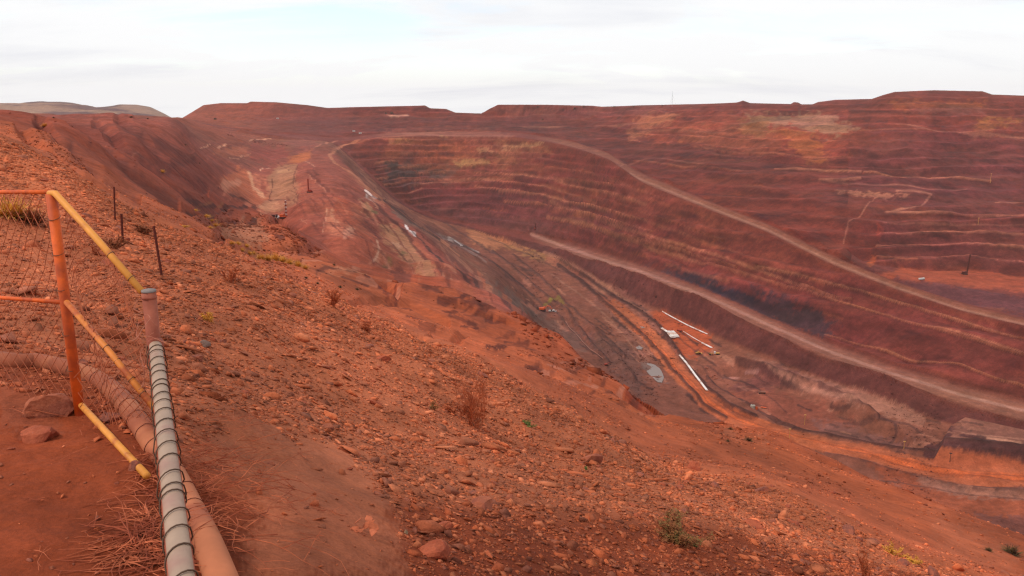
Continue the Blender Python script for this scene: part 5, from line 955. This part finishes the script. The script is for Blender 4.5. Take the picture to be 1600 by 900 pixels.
def truck(loc_, rz, label, S=1.0, m=MW, group=None, cat='truck'):
    r = empty('service_truck', loc_, rz, label, cat, group); r.scale = (S,) * 3
    MB().box(-3.6, 3.4, -.9, .9, .7, 1.0).build('chassis', MD, r); c = MB().box(1.6, 3.5, -1.15, 1.15, 1.0, 2.9, .2, None, .08).build('cab', m, r); MB().box(3.42, 3.5, -.9, .9, 1.9, 2.6).build('windscreen', MG, c); MB().box(-3.7, 1.3, -1.2, 1.2, 1.0, 2.6, .12).build('service_body', m, r)
    for x in (-2.5, 2.4):
        for s in (-1, 1): MB().tube([(x, s * .85, .55), (x, s * 1.2, .55)], .55, 14).build('wheel', rub, r)
    return r
def excavator(loc_, rz, label, S=1.0, m=MO, reach=1.0, cat='excavator'):
    r = empty('excavator', loc_, rz, label, cat, 'excavators in the pit'); r.scale = (S,) * 3
    tracks(r, 5.6, 3.6, 1.2); MB().tube([(0, 0, 1.1), (0, 0, 1.5)], 1.1, 14).build('turntable', MD, r); b = MB().box(-3.2, 1.3, -1.7, 1.7, 1.5, 3.4, .2).build('body', m, r); MB().tube([(-2, .7, 3.4), (-2, .7, 4.1)], .14, 8).build('exhaust', MD, b)
    c = MB().box(.5, 2.3, .55, 1.75, 1.6, 4.0, .15).build('cab', m, r); MB().box(2.31, 2.34, .7, 1.6, 2.3, 3.7).build('window', MG, c)
    MB().tube([(1.3, -.3, 2.0), (4.2, -.3, 5.2), (7.0 * reach, -.3, 4.6)], [.42, .40, .3], 6).build('boom', m, r); MB().tube([(6.9 * reach, -.3, 4.8), (8.2 * reach, -.3, 1.6)], [.3, .22], 6).build('stick', m, r)
    MB().add([(7.4 * reach, -1, 1.9), (8.6 * reach, -1, 1.7), (8.5 * reach, -1, .5), (7.2 * reach, -1, .7), (7.4 * reach, .4, 1.9), (8.6 * reach, .4, 1.7), (8.5 * reach, .4, .5), (7.2 * reach, .4, .7)], [(0, 1, 2, 3), (7, 6, 5, 4), (0, 4, 5, 1), (1, 5, 6, 2), (2, 6, 7, 3), (3, 7, 4, 0)]).build('bucket', MD, r); return r
def loader(loc_, rz, label, S=1.0, grader=False):
    r = empty('grader' if grader else 'wheel_loader', loc_, rz, label, 'grader' if grader else 'loader'); r.scale = (S,) * 3
    Lb = 4.5 if grader else 3.2
    MB().box(-Lb, -.4, -1.1, 1.1, 1.1, 2.5, .2).build('body', MY, r); c = MB().box(-.6, 1.1, -.9, .9, 1.4, 3.6, .12).build('cab', MW if grader else MY, r); MB().box(1.1, 1.13, -.7, .7, 2.3, 3.3).build('window', MG, c)
    for x in ((-3.6, -2.0, 5.0) if grader else (-2.1, 1.8)):
        for s in (-1, 1): MB().tube([(x, s * .95, .85), (x, s * 1.5, .85)], .85, 16).build('wheel', rub, r)
    MB().tube([(1.0, 0, 1.7), (5.6 if grader else 3.4, 0, 1.5)], .28, 6).build('front_frame', MY, r)
    MB().box(2.2 if grader else 3.3, 2.5 if grader else 4.6, -1.9, 1.9, .25, 1.1 if grader else 1.6, .08, None, 0 if grader else .25).build('blade' if grader else 'bucket', MD if grader else MY, r); return r
g = ground_at(443, 341, 6.3, 8); drill_rig(g, .1, 'orange drill rig with tall red and white banded mast on the pale left bench', 11.5, S=g.y / 570)
g = ground_at(434, 341, 6.3, 8); truck(g, 2.2, 'small white service truck parked left of the banded drill rig', .8)
g = ground_at(428, 342, 6.3, 8); r_ = truck(g, .2, 'low dark service truck at the far left of the banded drill rig', .75, MB_)
g = ground_at(484, 301, 6.3, 9.0); drill_rig(g, 2.6, 'small reddish drill rig with thin mast on the slope between bench and ramp', 13, MR, (MR,), S=.8)
g = ground_at(1507, 429, 15.2, 17.2); drill_rig(g, .0, 'dark brown drill rig with tall leaning mast on the orange platform at right', 20.5, MB_, (MB_,), S=1.15, lean=.06)
g = ground_at(1440, 438, 15.2, 17.2); truck(g, .3, 'white service truck parked on the orange platform left of the dark drill', 1.0)
g = ground_at(836, 360, 12.0, 14); drill_rig(g, 1.3, 'distant dark red drill rig at the foot of the far wall', 12, MR, (MB_,), S=1.0, lean=-.12)
g = ground_at(848, 487, 9.2, 11.3); excavator(g, -.1, 'bright orange excavator on the grey pit floor', g.y / 700)
g = ground_at(862, 488, 9.2, 11.3); truck(g, .3, 'pale grey service truck just right of the orange excavator', 1.1)
g = ground_at(868, 488, 9.2, 11.3); truck(g, .9, 'tiny white light vehicle at the end of the grey service truck', .55, cat='vehicle')
g = ground_at(947, 572, 9.2, 11.3); excavator(g, .4, 'small rusty orange excavator close under the near crest', .62, MR)
g = ground_at(1091, 554, 9.5, 11.3); loader(g, .15, 'yellow wheel loader with raised cab beside the dark sump edge', .95)
g = ground_at(1117, 555, 9.5, 11.3); loader(g, 3.1, 'yellow road grader with white cab right of the wheel loader', 1.15, True)
g = ground_at(1062, 518, 9.5, 11.3); truck(g, -.8, 'small dark red truck at the head of the thin white pipe', .8, MR)
g = ground_at(1190, 616, 9.3, 11.3); truck(g, 3.0, 'flat brown trailer on the sunken red pad', .95, mat('trailer_brown', C3(150, 96, 76), .7, .1, 1, bump=0), cat='trailer')
g = ground_at(1176, 638, 9.3, 11.3); tk = empty('water_tank', g, 0, 'round pale grey water tank standing on the bank near the haul road', 'tank'); MB().tube([(0, 0, -.3), (0, 0, 3.0), (0, 0, 3.4)], [2.2, 2.2, 1.6], 24).build('shell', mat('tank_grey', C3(172, 158, 140), .6, .1, 1, bump=0), tk); MB().tube([(0, 0, 3.4), (0, 0, 3.8)], .5, 12).build('lid', MD, tk)
g = ground_at(1182, 640, 9.3, 11.3); bx = empty('pump_unit', g, .3, 'upright orange pump box beside the pale water tank', 'pump'); MB().box(-.8, .8, -.7, .7, -.2, 2.6, .1).build('housing', MO, bx); MB().tube([(0, 0, 2.6), (0, 0, 3.3)], .15, 8).build('stack', MD, bx)
g = ground_at(1193, 638, 9.3, 11.3); bx = empty('pipe_trailer', g, -.4, 'low orange trailer on the bank right of the pump box', 'trailer'); MB().box(-2.6, 2.6, -1, 1, .5, 1.0, .05).build('deck', MO, bx); MB().tube([(-1.2, -1.1, .45), (-1.2, 1.1, .45)], .45, 12).build('wheel', rub, bx)
# white pipes laid out on the pit floor
WP = mat('white_pipe', C3(248, 238, 228), .5, .10, .25, bump=0, second=C3(214, 176, 156), amt=.35)
def pipe_run(pts, label, n=2, r=.55, lo=9.3, hi=11.6, group='white pipes laid out on the pit floor'):
    P = [ground_at(x, y, lo, hi) for x, y in pts]; P = smooth_curve(P, 6)
    for p in P: p.z = float(height(p.x, p.y))
    z = np.array([p.z for p in P]); z = np.convolve(np.pad(z, 4, 'edge'), np.ones(9) / 9, 'valid'); o0 = P[0].copy(); root = empty('pipe_run', o0, 0, label, 'pipes', group)
    for k in range(n):
        Q = []
        for i, p in enumerate(P):
            t = (P[min(i + 1, len(P) - 1)] - P[max(i - 1, 0)]); t.z = 0; t.normalize(); s_ = Vector((-t.y, t.x, 0)); Q.append(Vector((p.x, p.y, z[i] + r * .9 + .35)) + s_ * (k - (n - 1) / 2) * r * 2.05 - o0)
        MB().tube(Q, r, 8).build('pipe', WP, root, True)
pipe_run([(1035, 488), (1050, 497), (1075, 510), (1105, 523)], 'long white pipe curving along the foot of the dark embankment', 1, .75)
pipe_run([(1068, 519), (1082, 528), (1096, 536)], 'thin pinkish white pipe running down to the thick white pipe', 1, .42)
pipe_run([(1097, 537), (1112, 545)], 'short thick white pipe bundle at the end of the thin pipe', 2, .6)
pipe_run([(1034, 513), (1043, 522)], 'short white pipe stack beside the upper road bank', 3, .55)
pipe_run([(1062, 556), (1073, 570), (1088, 590), (1105, 612)], 'longest white pipe bundle along the orange haul road', 2, .55)
for i, (a, b, lb) in enumerate((((1044, 520), (1052, 530), 'left white liner roll stack beside the short pipes'), ((1050, 520), (1058, 528), 'right white liner roll stack with slanted end'))):
    A = ground_at(*a, 9.3, 11.3); B = ground_at(*b, 9.3, 11.3); r_ = empty('pipe_stack', A, math.atan2(B.y - A.y, B.x - A.x), lb, 'pipe stack', 'white pipes laid out on the pit floor'); Ln = (B - A).length
    for k in range(4): MB().tube([(0, (k - 1.5) * 1.5, .9), (Ln, (k - 1.5) * 1.5, .9)], .74, 8).build('pipe', WP, r_, True)
    for k in range(3): MB().tube([(.4, (k - 1) * 1.5, 2.1), (Ln - .4, (k - 1) * 1.5, 2.1)], .74, 8).build('pipe', WP, r_, True)
# hose down the inner slope
hp = [ground_at(x, y, 9.0, 11.3) for x, y in ((884, 503), (900, 522), (918, 542), (942, 562))]; hp = smooth_curve(hp, 5); o0 = hp[0].copy()
for p in hp: p.z = float(height(p.x, p.y)) + .5
o = MB().tube([p - o0 for p in hp], .35, 6).build('dewatering_hose', mat('hose', C3(168, 112, 92), .7, .1, 1, bump=0)); o.location = o0; tag(o, 'long thin hose running down to the small rusty excavator', 'hose')
# poles, mast
def pole(px, py, hpx, label, name='marker_pole', r=.25, m=None, lo=9, hi=22, cat='pole', grp='thin marker poles around the pit'):
    g = ground_at(px, py, lo, hi); H_ = sc_at(g, hpx); r_ = empty(name, g, 0, label, cat, grp); MB().tube([(0, 0, -1), (0, 0, H_)], [r, r * .6], 6).build('pole', m or MY, r_); MB().box(-.9, .9, -.5, .5, H_, H_ + .6, .05).build('lamp_head' if name == 'light_mast' else 'reflector', m or MY, r_); return r_
pole(1257, 664, 16, 'thin yellowish pole standing left of the curved floor tracks'); pole(1233, 688, 16, 'thin pole standing in the near edge of the haul road', hi=11.3); pole(1412, 703, 12, 'short yellow pole beside the dark loop of tracks', hi=11.3); pole(1484, 722, 14, 'faint dark pole below the raised right pad', m=MD, hi=11.5)
pole(1547, 287, 14, 'pale light mast standing on the upper right bench', 'light_mast', .3, MY, 17, 21, 'light mast'); pole(1528, 352, 10, 'small pale lamp post on the right benches', 'light_mast', .25, MY, 16, 20, 'light mast')
g = ground_at(1050, 167, 20, 21.5); am = empty('radio_mast', g, 0, 'thin tall radio mast on the skyline right of centre', 'radio mast'); H_ = sc_at(g, 24); MB().tube([(0, 0, -2), (0, 0, H_)], [.35, .2], 5).build('mast', mat('mast_grey', C3(170, 165, 165), .6, .1, 1, bump=0), am)
gw = MB()
for a in (0, 2.1, 4.2): gw.tube([(0, 0, H_ * .8), (math.cos(a) * 12, math.sin(a) * 12, 0)], .05, 3)
gw.build('guy_wire', MD, am)
for i, (px, py, lb) in enumerate(((553, 206, 'small white site hut on the far top road'), (563, 209, 'second white site hut lower on the far top road'), (434, 186, 'tiny white hut on the flank of the flat topped dump'))):
    g = ground_at(px, py, 12, 21); h_ = empty('site_hut', g, .2, lb, 'hut', 'small white site huts'); MB().box(-3.5, 3.5, -1.6, 1.6, -.5, 2.8, .05).build('wall', MW, h_); MB().box(-3.7, 3.7, -1.8, 1.8, 2.8, 3.1, .03).build('roof', MW, h_); MB().box(-.5, .5, -1.66, -1.61, 0, 2.1).build('door', MD, h_)
# loose boulders on the pit floor
for i, (px, py, wp) in enumerate(((1103,575,7),(1113,590,6),(1120,592,7),(1126,594,6),(1131,596,5),(1117,587,5),(1137,601,5),(1109,589,4))):
    place_rock(px, py, wp, .6, 60 + i, rmats[2], 'grey brown boulder in the heap beside the white pipe on the pit floor', 'boulder', 9.3, 11.4, group='boulder heap on the pit floor')
# puddles
def puddle(poly_, label, lo=9.2, hi=11.4):
    P = [ground_at(x, y, lo, hi) for x, y in poly_]; c = sum(P, Vector()) / len(P); zc_ = max(float(height(c.x, c.y)), float(np.mean([p.z for p in P]))) + .25
    # find the ring in plan at the water level by sighting
    ring = []
    n = len(poly_)
    for i in range(n):
        a, b = poly_[i], poly_[(i + 1) % n]
        for t in (0, .33, .66):
            x = a[0] + (b[0] - a[0]) * t + random.uniform(-.8, .8); y = a[1] + (b[1] - a[1]) * t + random.uniform(-.5, .5); q = float(tan_of(y)); Y = -zc_ / q; ring.append(Vector((float(u_of(x, y)) * Y, Y, zc_)))
    bm = bmesh.new(); vs = [bm.verts.new(v) for v in ring]; bm.faces.new(vs); r_ = bmesh.ops.extrude_face_region(bm, geom=bm.faces[:]); 
    for v in [e for e in r_['geom'] if isinstance(e, bmesh.types.BMVert)]: v.co.z -= 1.5
    bmesh.ops.triangulate(bm, faces=bm.faces[:]); bmesh.ops.recalc_face_normals(bm, faces=bm.faces[:]); me = bpy.data.meshes.new('puddle'); bm.to_mesh(me); bm.free(); me.materials.append(watm); o = bpy.data.objects.new('puddle', me); col.objects.link(o); tag(o, label, None, None, 'structure'); return o
watm = mat('muddy_water', C3(132, 108, 96), .35, .06, .1, bump=0, spec=.9)
puddle([(998,570),(1008,567),(1022,569),(1030,575),(1038,590),(1034,598),(1028,597),(1018,588),(1010,580)], 'large pale puddle')
puddle([(992,541),(998,540),(1004,543),(1002,546),(996,545)], 'small puddle'); puddle([(1001,510),(1006,510),(1008,512),(1003,513)], 'tiny puddle')
puddle([(703,373),(712,376),(724,384),(720,385),(709,379)], 'water strip', 8.2, 11.4)
# ------------------------------------------------------------------ dusty air
def haze():
    me = bpy.data.meshes.new('haze'); x0, x1, y0, y1, z0, z1 = -12500, 12500, -60, 6300, -330, 230
    v = [(x, y, z) for z in (z0, z1) for y in (y0, y1) for x in (x0, x1)]; me.from_pydata(v, [], [(0, 2, 3, 1), (4, 5, 7, 6), (0, 1, 5, 4), (2, 6, 7, 3), (0, 4, 6, 2), (1, 3, 7, 5)])
    m = bpy.data.materials.new('haze_air'); m.use_nodes = True; n = m.node_tree.nodes; l = m.node_tree.links; n.remove(n['Principled BSDF']); pv = n.new('ShaderNodeVolumePrincipled'); l.new(pv.outputs[0], n['Material Output'].inputs['Volume'])
    pv.inputs['Color'].default_value = (.95, .80, .76, 1); pv.inputs['Density'].default_value = HAZE; pv.inputs['Anisotropy'].default_value = .2
    me.materials.append(m); o = bpy.data.objects.new('haze', me); col.objects.link(o); o['kind'] = 'stuff'; o['label'] = 'thin dusty haze over the pit'
HAZE = .000038
haze()
